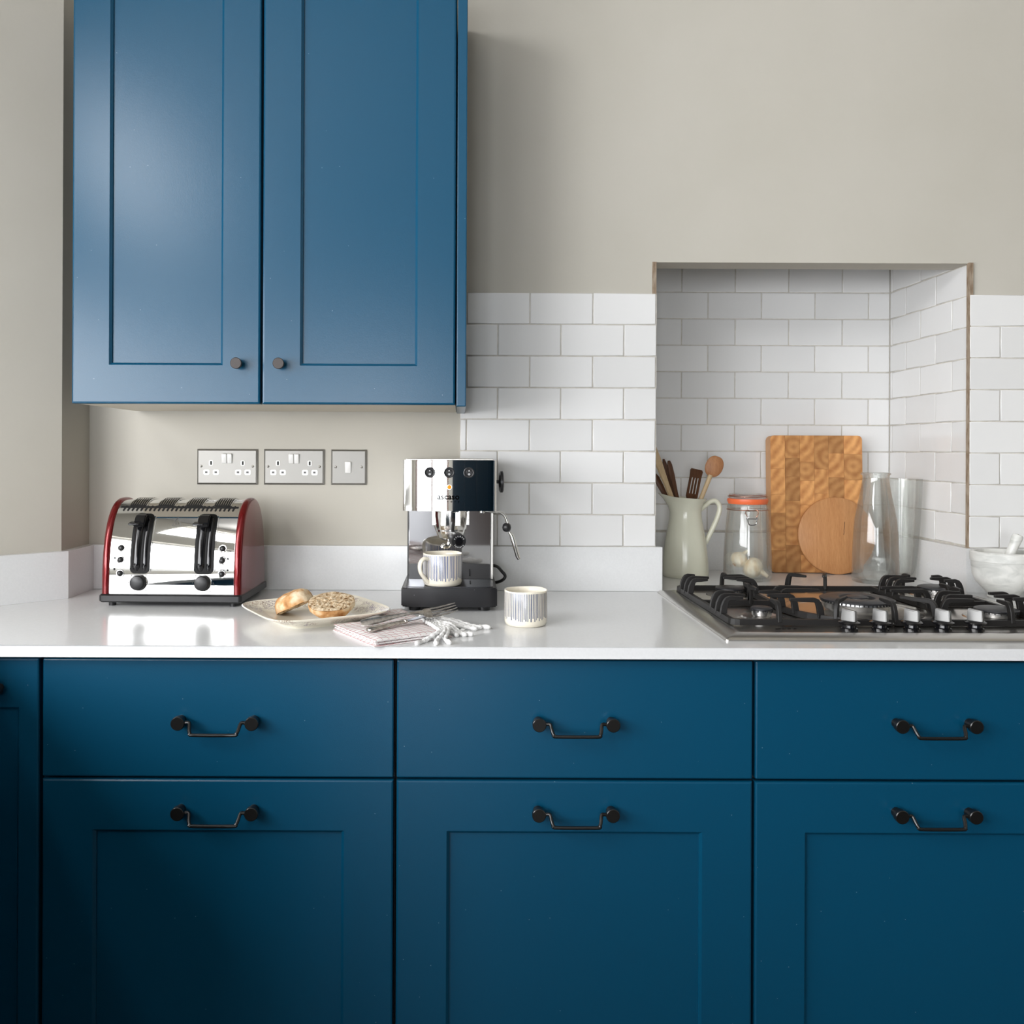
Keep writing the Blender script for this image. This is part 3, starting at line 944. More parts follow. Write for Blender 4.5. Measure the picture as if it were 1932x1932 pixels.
# return run along the window wall (out of frame; it keeps the daylight off the corner)
t = thing('return_cabinet', 'run of blue base cabinets along the window wall beside the corner', 'cabinet', (-1.18, -1.9, 0))
obj('body', box(BM(), ROOM_X0 + 0.01, RET_X - 0.045, -3.58, DF - 0.01, PLINTH, TOP - 0.0215), M['dark_carcass'], t, world=True)
obj('plinth', box(BM(), RET_X - 0.12, RET_X - 0.10, -3.58, DF - 0.01, 0, PLINTH), M['blue'], t, world=True)
yy = DF - 0.03
for k in range(4):
    y1 = yy - k * 0.655
    dd = obj('door', box(BM(), RET_X - 0.044, RET_X - 0.024, y1 - 0.65, y1, PLINTH + 0.003, Z_DT, 0.003, 2), M['blue'], t, 12, world=True)
# unseen peninsula added beside the camera to block low frontal daylight
t = thing('peninsula_cabinet', 'blue peninsula cabinet jutting from the window run into the room', 'cabinet', (-0.62, -2.28, 0))
obj('body', box(BM(), RET_X - 0.02, -0.37, -2.52, -2.04, PLINTH, TOP - 0.0215), M['dark_carcass'], t, world=True)
obj('plinth', box(BM(), RET_X - 0.02, -0.41, -2.48, -2.08, 0, PLINTH), M['blue'], t, world=True)
for x0 in (RET_X + 0.002, RET_X + 0.24):
    obj('door', box(BM(), x0, x0 + 0.234, -2.04, -2.02, PLINTH + 0.003, Z_DT, 0.003, 2), M['blue'], t, 12, world=True)
tag(obj('peninsula_worktop', box(BM(), RET_X + 0.001, -0.35, -2.55, -2.005, TOP - 0.0205, TOP, 0.002, 2), M['quartz'], None, 40), 'white stone worktop on the peninsula cabinet', 'worktop')
# a run of tall blue cupboards on the far side of the room, mirrored in the chrome
for k in range(3):
    x0 = 0.02 + k * 0.80
    t = thing('larder_cupboard', ['tall blue larder cupboard next to the garden door', 'tall blue larder cupboard between two others opposite the hob', 'tall blue larder cupboard in the corner opposite the hob'][k], 'cupboard', (x0 + 0.4, ROOM_Y0 + 0.3, 0), 0, 'tall larder cupboards')
    obj('body', box(BM(), x0, x0 + 0.796, ROOM_Y0 + 0.01, ROOM_Y0 + 0.58, 0.0, 2.45), M['dark_carcass'], t, world=True)
    for j in range(2):
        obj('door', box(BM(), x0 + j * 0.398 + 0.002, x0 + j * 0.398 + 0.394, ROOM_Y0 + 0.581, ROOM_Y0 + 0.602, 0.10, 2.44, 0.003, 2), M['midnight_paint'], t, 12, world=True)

for k in range(4):  # unseen dark run added along the right wall to absorb bounced daylight
    y0 = -5.2 + k * 0.80
    t = thing('larder_cupboard', ['tall dark larder cupboard by the far corner opposite the window', 'tall dark larder cupboard second from the far corner opposite the window', 'tall dark larder cupboard second from the near end opposite the window', 'tall dark larder cupboard at the near end opposite the window'][k], 'cupboard', (ROOM_X1 - 0.3, y0 + 0.4, 0), 0, 'tall larder cupboards')
    obj('body', box(BM(), ROOM_X1 - 0.58, ROOM_X1 - 0.01, y0, y0 + 0.796, 0.0, 2.45), M['dark_carcass'], t, world=True)
    for j in range(2):
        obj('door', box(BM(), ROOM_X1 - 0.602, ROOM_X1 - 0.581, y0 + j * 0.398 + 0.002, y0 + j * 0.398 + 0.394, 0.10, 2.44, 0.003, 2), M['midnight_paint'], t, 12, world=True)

# wall cabinet
UD = 1.779
UF = UD + CAM_Y
ux = lambda px, py=400: at(px, py, UD).x
UZ0, UZ1 = at(500, 762.5, UD).z, 2.27
t = thing('wall_cabinet', 'blue two-door wall cabinet with small round knobs above the toaster', 'cabinet', ((ux(135) + ux(881)) / 2, UF / 2, UZ0))
x_l, x_m0, x_m1, x_r0, x_r1 = ux(136), ux(492), ux(496), ux(860), ux(881)
obj('body', box(BM(), x_l + 0.003, ux(861), UF + 0.022, -0.014, UZ0 + 0.004, UZ1), M['dark_carcass'], t, world=True)
obj('underside', box(BM(), x_l + 0.004, ux(861), UF + 0.024, -0.014, UZ0 + 0.0005, UZ0 + 0.0038), M['cream_board'], t, world=True)
tag(obj('end_panel', box(BM(), ux(862.5), x_r1, UF + 0.004, -0.012, UZ0 - 0.003, UZ1, 0.002, 2), M['blue'], t, 12, world=True), 'blue end panel')
kz = at(490, 687.5, UD).z
for (a, b_, p0, p1, kx) in ((x_l, x_m0, ux(211), ux(417), ux(452)), (x_m1, x_r0, ux(571.5), ux(784), ux(531))):
    fr, pan = shaker_front(a, b_, UF, UZ0, UZ1, p0 - a, b_ - p1, 0.085, at(490, 685, UD).z - UZ0, bev=0.004)
    d = obj('door', fr, M['blue'], t, 12, world=True)
    obj('panel', pan, M['blue'], d, world=True)
    obj('knob', lathe(BM(), [(0, 0), (0.005, 0), (0.005, -0.012), (0.0105, -0.013), (0.0115, -0.025), (0.0105, -0.0262), (0, -0.0262)], 24, (kx, UF, kz), 'y'), M['bronze_knob'], d, 40, world=True)


# ------------------------------------------------------------------ sockets on the wall
def plate_bm(w, h, t=0.006, ch=0.004):
    bm = BM()
    def ring(dw, yy): return [bm.verts.new((sx * (w / 2 - dw), yy, sz * (h / 2 - dw))) for sx, sz in ((-1, -1), (1, -1), (1, 1), (-1, 1))]
    R = [ring(0, 0), ring(0, -t * 0.45), ring(ch, -t), ]
    for A, B in zip(R, R[1:]):
        for i in range(4): bm.faces.new((A[i], A[(i + 1) % 4], B[(i + 1) % 4], B[i]))
    bm.faces.new(R[0])
    bm.faces.new(R[-1])
    return bm


def rr_slab(w, h, r, cx, cz, y0, y1, n=4):
    bm = BM()
    prism(bm, rrect(w, h, r, n, cx, cz), 'y', y0, y1)
    return bm


def screw(parent, x, z):
    s = obj('screw', lathe(BM(), [(0, -0.0072), (0.0026, -0.0068), (0.0034, -0.0055)], 16, (x, 0, z), 'y'), M['soft_chrome'], parent, 50)
    obj('screw_slot', box(BM(), x - 0.0026, x + 0.0026, -0.0074, -0.0066, z - 0.0004, z + 0.0004), M['dark_hole'], s)


def double_socket(loc, label):
    t = thing('double_socket', label, 'socket', loc, 0, 'brushed steel double sockets')
    obj('face_plate', plate_bm(0.147, 0.086), M['socket_steel'], t)
    for s in (-1, 1):
        cx = s * 0.0385
        pin = obj('earth_pin_shutter', rr_slab(0.0105, 0.013, 0.003, cx - 0.0005, 0.009, -0.0064, -0.005), M['white_plastic'], t)
        obj('pin_hole', box(BM(), cx - 0.0023, cx + 0.0018, -0.0067, -0.0060, 0.0045, 0.0135), M['dark_hole'], pin)
        for q in (-1, 1):
            pin = obj('pin_shutter', rr_slab(0.0155, 0.0135, 0.004, cx + q * 0.0115, -0.0135, -0.0064, -0.005), M['white_plastic'], t)
            obj('pin_hole', box(BM(), cx + q * 0.0115 - 0.0032, cx + q * 0.0115 + 0.0025, -0.0067, -0.0060, -0.0155, -0.0112), M['grey_print'], pin)
        ro = box(BM(), -0.0058, 0.0058, -0.012, -0.004, -0.0118, 0.0118, 0.0015, 2)
        xform(ro, Matrix.Translation((s * 0.0066, 0.0015, 0.0215)) @ Matrix.Rotation(0.16, 4, 'X'))
        obj('rocker_switch', ro, M['white_plastic'], t, 40)
        screw(t, s * 0.0625, 0.001)
    return t


double_socket((at(429.7, 880.5, 2.129).x, -0.0003, at(429.7, 880.5, 2.129).z), 'brushed steel double wall socket nearest the corner, furthest from the single switch')
double_socket((at(555.5, 881, 2.129).x, -0.0003, at(555.5, 881, 2.129).z), 'brushed steel double wall socket in the middle, next to the single switch')
p = at(658.5, 881.5, 2.129)
t = thing('wall_switch', 'square brushed steel wall switch with one white rocker', 'switch', (p.x, -0.0003, p.z))
obj('face_plate', plate_bm(0.0865, 0.0855), M['socket_steel'], t)
ro = box(BM(), -0.0072, 0.0072, -0.0115, -0.004, -0.0138, 0.0138, 0.0015, 2)
xform(ro, Matrix.Translation((-0.0015, 0.001, 0.0015)) @ Matrix.Rotation(0.14, 4, 'X'))
obj('rocker_switch', ro, M['white_plastic'], t, 40)
for s in (-1, 1): screw(t, s * 0.0315, 0.0005)

# ------------------------------------------------------------------ toaster
p = on(327, 1145, TOP)
TW = 0.3035
t = thing('toaster', 'four-slice chrome toaster with red lacquered ends on a black base', 'toaster', (on(190, 1143, TOP).x + TW / 2 + 0.001, p.y, TOP), -0.03)
A_, B_, N_ = 0.101, 0.199, 2.5
PC = 0.106


def arch(a, b, n=2.5, k=40, z0=0.025):
    pts = []
    for i in range(k + 1):
        th = PI * i / k
        c, s_ = math.cos(th), math.sin(th)
        pts.append((PC - a * math.copysign(abs(c) ** (2 / n), c), z0 + b * abs(s_) ** (2 / n)))
    return pts


PROF = [Vector(q) for q in arch(A_, B_, N_, 160)]
CUM = [0.0]
for q0, q1 in zip(PROF, PROF[1:]): CUM.append(CUM[-1] + (q1 - q0).length)


def surf(s_, x, off):
    i = 0
    lo, hi = 0, len(CUM) - 2
    while lo < hi:
        mid = (lo + hi + 1) // 2
        if CUM[mid] <= s_: lo = mid
        else: hi = mid - 1
    i = lo
    f = (s_ - CUM[i]) / max(1e-9, CUM[i + 1] - CUM[i])
    q = PROF[i].lerp(PROF[i + 1], f)
    tn = (PROF[min(i + 2, len(PROF) - 1)] - PROF[max(i - 1, 0)]).normalized()
    n = Vector((-tn.y, tn.x))
    q = q + n * off
    return Vector((x, q.x, q.y))


def s_at(z):
    for i in range(len(PROF) // 2):
        if PROF[i].y >= z: return CUM[i]
    return CUM[len(PROF) // 2]


def strip(bm, xc, w, s0, s1, r, off0, off1, n=16, lean=0.0):
    """rounded-end strip lying on the toaster shell"""
    top, low = [], []
    for i in range(n + 1):
        # denser towards the ends
        u = 0.5 - 0.5 * math.cos(PI * i / n)
        s_ = s0 + (s1 - s0) * u
        e = min(s_ - s0, s1 - s_)
        hw = w / 2 if e >= r else w / 2 - r + math.sqrt(max(0.0, r * r - (r - e) ** 2))
        hw = max(hw, 0.0004)
        xx = xc + lean * (u - 0.5)
        top.append((bm.verts.new(surf(s_, xx - hw, off1)), bm.verts.new(surf(s_, xx + hw, off1))))
        low.append((bm.verts.new(surf(s_, xx - hw, off0)), bm.verts.new(surf(s_, xx + hw, off0))))
    for i in range(n):
        bm.faces.new((top[i][0], top[i][1], top[i + 1][1], top[i + 1][0]))
        bm.faces.new((low[i][0], top[i][0], top[i + 1][0], low[i + 1][0]))
        bm.faces.new((low[i][1], low[i + 1][1], top[i + 1][1], top[i][1]))
    bm.faces.new((low[0][0], low[0][1], top[0][1], top[0][0]))
    bm.faces.new((low[n][0], top[n][0], top[n][1], low[n][1]))
    return bm


bm = BM()
prism(bm, arch(A_, B_, N_, 64), 'x', -0.1375, 0.1375)
obj('body', bm, M['chrome'], t, 30)
for s in (-1, 1):
    bm = BM()
    rings = []
    for (xo, g) in ((0.1350, 0.0000), (0.1365, 0.0030), (0.1395, 0.0048), (0.1430, 0.0052), (0.1465, 0.0044), (0.1495, 0.0022), (0.1512, -0.0008), (0.1520, -0.0045)):
        rings.append([bm.verts.new((s * xo, y, z)) for y, z in arch(A_ + g, B_ + g, N_, 64)])
    for A, B in zip(rings, rings[1:]):
        for i in range(len(A) - 1): bm.faces.new((A[i], A[i + 1], B[i + 1], B[i]))
    bm.faces.new(rings[0]); bm.faces.new(rings[-1])
    tag(obj('end_cap', bm, M['red'], t, 35), 'red lacquered end cap')
bm = BM()
rings = []
for (g, z) in ((0.004, 0.0085), (0.0, 0.012), (0.0, 0.0235), (0.004, 0.0265)):
    rings.append([bm.verts.new((x, y, z)) for x, y in rrect(TW + 0.006 - 2 * g, 0.222 - 2 * g, 0.008 - g, 4, 0, PC)])
for A, B in zip(rings, rings[1:]):
    for i in range(len(A)): bm.faces.new((A[i], A[(i + 1) % len(A)], B[(i + 1) % len(A)], B[i]))
bm.faces.new(rings[0]); bm.faces.new(rings[-1])
obj('base', bm, M['satin_black'], t, 40)
for sx in (-1, 1):
    for sy in (0.016, 0.196):
        obj('foot', lathe(BM(), [(0, 0.0), (0.0075, 0.0), (0.008, 0.009), (0, 0.009)], 16, (sx * 0.132, sy, 0)), M['satin_black'], t, 40)
for xc in (-0.0685, 0.0705):
    s0, s1 = s_at(0.068), s_at(0.194)
    trim = obj('slot_trim', strip(BM(), xc, 0.0475, s0 - 0.003, s1 + 0.003, 0.0135, 0.0, 0.0018, 24), M['chrome'], t, 40)
    bez = obj('lever_slot', strip(BM(), xc, 0.0425, s0, s1, 0.011, 0.0, 0.0034, 24), M['slot_black'], t, 40)
    for nm, xo, rr_ in (('slot_channel', -0.0075, 0.0092), ('slot_rib', 0.0105, 0.0062)):
        bm = BM()
        pts = [surf(s0 + 0.006 + (s1 - s0 - 0.016) * k / 14, xc + xo, 0.0016) for k in range(15)]
        tube(bm, pts, [rr_ * 0.5] + [rr_] * 13 + [rr_ * 0.5], 16, flat=0.72, up=(0, -1, 0))
        obj(nm, bm, M['gloss_black'], bez, 60)
    c = surf(s_at(0.176), xc - 0.002, 0.010)
    lv = BM()
    prism(lv, [(-0.026, -0.002), (-0.022, -0.006), (0.010, -0.006), (0.014, -0.002), (0.010, 0.010), (0.002, 0.014), (-0.006, 0.012)], 'x', -0.0115, 0.0125)
    bmesh.ops.bevel(lv, geom=lv.edges[:], offset=0.0022, segments=2, affect='EDGES')
    xform(lv, Matrix.Translation(c) @ Matrix.Rotation(0.35, 4, 'X'))
    obj('lever', lv, M['gloss_black'], t, 50)
    tab = BM()
    box(tab, -0.022, 0.002, -0.024, -0.006, -0.0045, 0.0005, 0.002, 2)
    xform(tab, Matrix.Translation(c) @ Matrix.Rotation(0.2, 4, 'X'))
    obj('lever_tab', tab, M['gloss_black'], t, 50)


def face_disc(prof, x, z, name, mat, seg=24, par=None):
    """a lathe standing on the toaster front at (x, z)"""
    s_ = s_at(z)
    c0, c1 = surf(s_, x, 0.0), surf(s_, x, 1.0)
    nrm_ = (c1 - c0).normalized()
    bm = lathe(BM(), prof, seg)
    q = nrm_.to_track_quat('Z', 'Y').to_matrix().to_4x4()
    xform(bm, Matrix.Translation(c0) @ q)
    return obj(name, bm, mat, par or t, 50)


for xs, zs in ((-0.1115, (0.1235, 0.0968, 0.0695)), (0.1095, (0.122, 0.0955, 0.0690))):
    for z in zs:
        face_disc([(0.0062, -0.002), (0.0088, 0.0004), (0.0080, 0.0018), (0.0066, 0.0016)], xs, z, 'button_ring', M['chrome'])
        face_disc([(0.0066, -0.001), (0.0066, 0.0022), (0.0054, 0.0046), (0.0030, 0.0060), (0, 0.0065)], xs, z, 'button', M['satin_black'])
for xs, z in ((-0.1245, 0.1005), (-0.1245, 0.0755), (0.1215, 0.1005), (0.1215, 0.0748)):
    face_disc([(0, 0.0012), (0.0016, 0.0010), (0.0024, 0.0)], xs, z, 'indicator_lamp', M['satin_black'], 12)
for xs in (-0.0705, 0.0685):
    face_disc([(0.016, -0.003), (0.0180, 0.0004), (0.0172, 0.0018), (0.0160, 0.0012)], xs, 0.0465, 'dial_ring', M['chrome'], 32)
    dl = face_disc([(0.0160, -0.002), (0.0160, 0.006), (0.0152, 0.0130), (0.0138, 0.0142), (0, 0.0132)], xs, 0.0465, 'browning_dial', M['satin_black'], 32)
    bm = BM()
    for a in range(-135, 136, 45):
        ar = math.radians(a)
        c = surf(s_at(0.0465 + 0.0225 * math.cos(ar)), xs + 0.0225 * math.sin(ar), 0.0005)
        box(bm, c.x - 0.0006, c.x + 0.0006, c.y - 0.0002, c.y + 0.0002, c.z - 0.0012, c.z + 0.0012)
    obj('dial_marks', bm, M['grey_print'], t)
# row of vent slots below the top, and the printed heat warning
bm = BM()
strip(bm, 0, 0.262, s_at(0.2065), s_at(0.2065) + 0.006, 0.001, 0.0, 0.0005, 4)
for k in range(26):
    strip(bm, -0.121 + k * 0.0097, 0.0038, s_at(0.2005), s_at(0.2005) + 0.0165, 0.0017, 0.0, 0.0009, 6, lean=0.003)
obj('vent_grille', bm, M['dark_hole'], t)
bm = BM()
tri = [(-0.0105, 0.169), (0.0105, 0.169), (0.0, 0.188)]
for q0, q1 in zip(tri, tri[1:] + tri[:1]):
    n_ = 6
    pts = [surf(s_at(q0[1] + (q1[1] - q0[1]) * i / n_), 0.003 + q0[0] + (q1[0] - q0[0]) * i / n_, 0.0004) for i in range(n_ + 1)]
    tube(bm, pts, 0.00045, 4)
for k in (-0.0028, 0.0, 0.0028):
    tube(bm, [surf(s_at(z), 0.003 + k + 0.0006 * math.sin(z * 2000), 0.0004) for z in (0.1715, 0.1735, 0.1755, 0.1775)], 0.00035, 4)
obj('heat_warning_print', bm, M['grey_print'], t)
# bread slots in the top with their wire guides
smid = CUM[len(CUM) // 2]
for xc in (-0.094, -0.031, 0.031, 0.094):
    sl = obj('bread_slot', strip(BM(), xc, 0.037, smid - 0.052, smid + 0.066, 0.008, 0.0, 0.0012, 16), M['dark_hole'], t, 40)
    bm = BM()
    for k in range(7):
        x = xc - 0.015 + k * 0.005
        tube(bm, [surf(smid - 0.046 + j * 0.0106, x, 0.0005 + 0.0036 * math.sin(PI * j / 10)) for j in range(11)], 0.0008, 5)
    obj('bread_guides', bm, M['soft_chrome'], sl, 60)
    bm = BM()
    lip = [surf(smid - 0.050 + j * 0.0114, 0, 0.0) for j in range(11)]
    for sx in (-1, 1):
        tube(bm, [q + Vector((xc + sx * 0.0195, 0, 0.001)) for q in lip], 0.0016, 6)
    obj('slot_lip', bm, M['chrome'], sl, 60)

# ------------------------------------------------------------------ coffee machine
p = on(848, 1155, TOP)
CX = 0.5 * (on(757, 1150, TOP).x + on(938, 1150, TOP).x)
t = thing('espresso_machine', 'compact chrome espresso machine with black base standing in front of the tiles', 'coffee machine', (CX, p.y, TOP), 0.0)
zz = lambda py: at(848, py, p.y - CAM_Y).z - TOP
HB, HT, BT = zz(964.5), zz(868.5), zz(1110)
W2 = 0.1003


def bow_poly(w2, y_front, y_back, sag, n=16, r=0.006):
    pts = []
    for i in range(n + 1):
        u = -1 + 2 * i / n
        pts.append((w2 * u, y_front + sag * (u * u)))
    pts[0] = (-w2, y_front + sag + r * 0.3)
    pts[-1] = (w2, y_front + sag + r * 0.3)
    return pts + [(w2, y_back), (-w2, y_back)]


bm = BM()
f0, f1 = prism(bm, bow_poly(W2 + 0.0002, 0.0, 0.255, 0.006), 'z', 0.0098, BT)
bmesh.ops.bevel(bm, geom=[e for e in bm.edges if abs(e.verts[0].co.z - e.verts[1].co.z) < 1e-6], offset=0.0025, segments=2, affect='EDGES')
obj('base', bm, M['speckled_black'], t, 35)
for sx in (-1, 1):
    for y in (0.03, 0.225):
        obj('foot', lathe(BM(), [(0, 0), (0.012, 0), (0.013, 0.010), (0, 0.010)], 16, (sx * 0.074, y, 0)), M['satin_black'], t, 40)
bm = BM()
prism(bm, bow_poly(W2 - 0.008, 0.010, 0.122, 0.005), 'z', BT - 0.001, BT + 0.0012)
tray = obj('drip_tray', bm, M['dark_steel'], t)
bm = BM()
for k in range(5):
    box(bm, -0.045 + k * 0.0225 - 0.0015, -0.045 + k * 0.0225 + 0.0015, 0.05, 0.10, BT + 0.0011, BT + 0.0016)
obj('tray_slots', bm, M['dark_hole'], tray)
obj('rear_housing', box(BM(), -0.0955, 0.0925, 0.132, 0.252, BT - 0.002, HB + 0.004, 0.002, 2), M['satin_black'], t, 12)
bm = box(BM(), -0.0915, 0.0905, -0.003, 0.003, 0.0, HB + 0.004 - BT, 0.001, 2)
xform(bm, Matrix.Translation((0, 0.1265, BT - 0.001)) @ Matrix.Rotation(math.radians(5.0), 4, 'X'))
obj('front_panel', bm, M['dark_chrome'], t, 12)
obj('side_strip', box(BM(), 0.0908, 0.0968, 0.1285, 0.250, BT, HB + 0.003, 0.001, 2), M['brushed'], t, 12)
# head: chrome shell with rounded front corners
HW = 0.0985
pts = []
n_ = 14
r_ = 0.007
for i in range(n_ + 1):
    u = -1 + 2 * i / n_
    pts.append(((HW - r_) * u, 0.004 + 0.0045 * u * u))
right = [(HW - r_ + r_ * math.sin(a), 0.0085 + r_ - r_ * math.cos(a)) for a in (0.25 * PI / 2, 0.5 * PI / 2, 0.75 * PI / 2, PI / 2)]
left = [(-x, y) for x, y in right][::-1]
bm = BM()
prism(bm, left + pts + right + [(HW, 0.252), (-HW, 0.252)], 'z', HB, HT)
obj('head_shell', bm, M['chrome'], t, 30)
obj('lid', box(BM(), -HW + 0.006, HW - 0.006, 0.02, 0.245, HT, HT + 0.003, 0.001, 2), M['brushed'], t, 12)
fy = lambda x: 0.004 + 0.0045 * (x / (HW - r_)) ** 2
hx = lambda px: at(px, 891, p.y + 0.006 - CAM_Y).x - CX
hz = lambda py: at(848, py, p.y + 0.006 - CAM_Y).z - TOP
for k, px in enumerate((811, 847.5, 885)):
    x, z = hx(px), hz(891.5)
    b1 = obj('button', lathe(BM(), [(0.0085, 0.0), (0.0112, -0.0005), (0.0112, -0.003), (0.0098, -0.0046), (0.0076, -0.0042), (0.0072, -0.0028), (0, -0.0026)], 32, (x, fy(x), z), 'y'), M['satin_black'], t, 40)
    ro = lathe(BM(), [(0.0070, -0.0025), (0.0068, -0.0050), (0.0058, -0.0058), (0, -0.0056)], 28, (0, 0, 0), 'y')
    xform(ro, Matrix.Translation((x, fy(x), z)) @ Matrix.Rotation(0.10, 4, 'X'))
    r1 = obj('rocker', ro, M['satin_black'], b1, 40)
    bm = BM()
    lathe(bm, [(0, -0.0066), (0.0012, -0.0064)], 12, (x, fy(x), z + 0.0037), 'y')
    lathe(bm, [(0.0012, -0.0067), (0.0021, -0.0067)], 14, (x, fy(x), z - 0.0034), 'y')
    tag(obj('button_icon', bm, M['amber'] if False else M['white_print'], b1), 'white printed icons')
x, z = hx(848), hz(919)
lp = obj('lamp_ring', lathe(BM(), [(0.0042, 0.0), (0.0054, -0.0004), (0.0052, -0.002), (0.0042, -0.002)], 24, (x, fy(x), z), 'y'), M['soft_chrome'], t, 40)
tag(obj('indicator_lamp', lathe(BM(), [(0.0046, 0.0), (0.0044, -0.002), (0.003, -0.0034), (0, -0.0038)], 24, (x, fy(x), z), 'y'), M['amber'], t, 40), 'glowing amber indicator lamp')
x, z = hx(846), hz(937.5)
bm = text_bm('ascaso', 0.0132, 0.0002, spacing=1.08, width=0.0465, bold=0.00045)
xform(bm, Matrix.Translation((x, fy(x) - 0.0004, z)))
obj('logo_lettering', bm, M['black_print'], t)
bm = text_bm('factory', 0.0055, 0.0002, spacing=2.4, width=0.0465, bold=0.00012)
xform(bm, Matrix.Translation((x, fy(x) - 0.0004, hz(946))))
obj('small_lettering', bm, M['black_print'], t)
# group head and portafilter
gx, gy = hx(849.5) + 0.001, 0.068
gz = lambda py: at(848, py, p.y + gy - CAM_Y).z - TOP
bm = lathe(BM(), [(0, HB + 0.002), (0.0385, HB + 0.002), (0.0385, gz(972)), (0.0365, gz(992)), (0.0345, gz(998)), (0, gz(998))], 48, (gx, gy, 0))
obj('group_head', bm, M['soft_chrome'], t, 35)
bm = BM()
lathe(bm, [(0.041, HB + 0.001), (0.041, HB - 0.004), (0.038, HB - 0.005)], 48, (gx, gy, 0))
for a in (200, 245, 295, 340):
    ar = math.radians(a)
    box(bm, gx + 0.0365 * math.cos(ar) - 0.006, gx + 0.0365 * math.cos(ar) + 0.006, gy + 0.0365 * math.sin(ar) - 0.004, gy + 0.0365 * math.sin(ar) + 0.003, gz(990), HB, 0.001, 1)
obj('group_collar', bm, M['soft_chrome'], t, 35)
pf = obj('portafilter', lathe(BM(), [(0.0325, gz(998)), (0.0325, gz(1001)), (0.0305, gz(1006)), (0.027, gz(1014)), (0.018, gz(1018)), (0.006, gz(1020)), (0.006, gz(1027)), (0, gz(1027))], 40, (gx, gy, 0)), M['soft_chrome'], t, 35)
bm = BM()
tube(bm, catmull([(gx, gy, gz(1022)), (gx - 0.006, gy - 0.002, gz(1030)), (gx - 0.014, gy - 0.003, gz(1029)), (gx - 0.018, gy - 0.004, gz(1034))], 4), [0.0055] * 12 + [0.005], 10)
obj('spout', bm, M['soft_chrome'], pf, 50)
# handle points towards the camera, a little right and down
h0 = Vector((gx + 0.002, gy - 0.028, gz(1008)))
h1v = at(866, 1022, p.y - 0.035 - CAM_Y)
h1 = Vector((h1v.x - CX, -0.035, h1v.z - TOP))
ax_ = (h1 - h0)
L = ax_.length
q = ax_.normalized().to_track_quat('Z', 'Y').to_matrix().to_4x4()
bm = lathe(BM(), [(0, 0.0), (0.009, 0.0), (0.0095, 0.02), (0.013, 0.030), (0.0155, L - 0.03), (0.0158, L - 0.004), (0.0145, L), (0, L)], 36)
xform(bm, Matrix.Translation(h0) @ q)
hd = obj('handle', bm, M['satin_black'], pf, 40)
bm = lathe(BM(), [(0.0, L + 0.0016), (0.0075, L + 0.0014), (0.0080, L + 0.0001)], 32)
xform(bm, Matrix.Translation(h0) @ q)
obj('handle_cap', bm, M['gloss_black'], t, 40)
bm = BM()
up_ = Vector((0, 0, 1)) - ax_.normalized() * ax_.normalized().z
up_.normalize()
sd_ = up_.cross(ax_.normalized())          # towards the right as seen from the front
for word, a0, step in (('ascaso', 150, -24), ('factory', 222, 16)):
    for i, chh in enumerate(word):
        a = math.radians(a0 + i * step)
        lb = text_bm(chh, 0.0055, 0.0001)
        upright = a - PI / 2 if step < 0 else a + PI / 2
        Mx = Matrix(((sd_.x, -ax_.normalized().x, up_.x, 0), (sd_.y, -ax_.normalized().y, up_.y, 0), (sd_.z, -ax_.normalized().z, up_.z, 0), (0, 0, 0, 1)))
        c = h0 + ax_.normalized() * (L + 0.0004) + (sd_ * math.cos(a) + up_ * math.sin(a)) * 0.0115
        xform(lb, Matrix.Translation(c) @ Mx @ Matrix.Rotation(-upright, 4, 'Y'))
        me_ = bpy.data.meshes.new('tmp'); lb.to_mesh(me_); lb.free(); bm.from_mesh(me_); bpy.data.meshes.remove(me_)
obj('handle_lettering', bm, M['white_print'], t)
# water outlet under the head, at right
ox = at(909, 975, p.y + 0.07 - CAM_Y).x - CX
obj('steam_outlet', lathe(BM(), [(0, HB), (0.007, HB), (0.007, HB - 0.008), (0.004, HB - 0.010), (0, HB - 0.010)], 20, (ox, 0.075, 0)), M['soft_chrome'], t, 40)
# steam knob on the side
kz_ = at(948, 909, p.y + 0.08 - CAM_Y)
bm = lathe(BM(), [(0, 0.0), (0.004, 0.0), (0.004, 0.007), (0.019, 0.008), (0.0235, 0.011), (0.0238, 0.016), (0.020, 0.0185), (0, 0.0185)], 36, (HW, 0.08, kz_.z - TOP), 'x')
obj('steam_knob', bm, M['satin_black'], t, 40)
# steam wand
wd = p.y + 0.075 - CAM_Y
wp = lambda px, py: Vector((at(px, py, wd).x - CX, 0.075, at(px, py, wd).z - TOP))
bm = BM()
tube(bm, catmull([wp(915, 964), wp(932, 965.5), wp(945, 967), wp(954, 976), wp(958.5, 992)], 6), 0.0032, 10)
wand = obj('steam_wand', bm, M['soft_chrome'], t, 50)
ball = wp(956, 995)
obj('wand_grip', lathe(BM(), [(0, -0.0102), (0.005, -0.009), (0.0085, -0.006), (0.0098, 0), (0.0085, 0.006), (0.005, 0.009), (0, 0.0102)], 28, ball), M['satin_black'], wand, 60)
bm = BM()
tube(bm, [wp(961, 1004), wp(964, 1008), wp(966, 1012), wp(977, 1050), wp(979.5, 1055)], [0.003, 0.0042, 0.0050, 0.0046, 0.0036], 14)
obj('wand_nozzle', bm, M['soft_chrome'], wand, 50)
# mains cable
bm = BM()
cd = p.y + 0.20 - CAM_Y
cp = lambda px, py, d: Vector((at(px, py, d).x - CX, d + CAM_Y - p.y, at(px, py, d).z - TOP))
tube(bm, catmull([cp(925, 1066, cd + 0.05), cp(938, 1069, cd + 0.03), cp(947, 1078, cd), cp(953, 1086, cd), cp(950, 1093, cd), cp(940, 1098, cd + 0.01), cp(928, 1100, cd + 0.02)], 6), 0.0038, 8)
obj('power_cable', bm, M['satin_black'], t, 60)


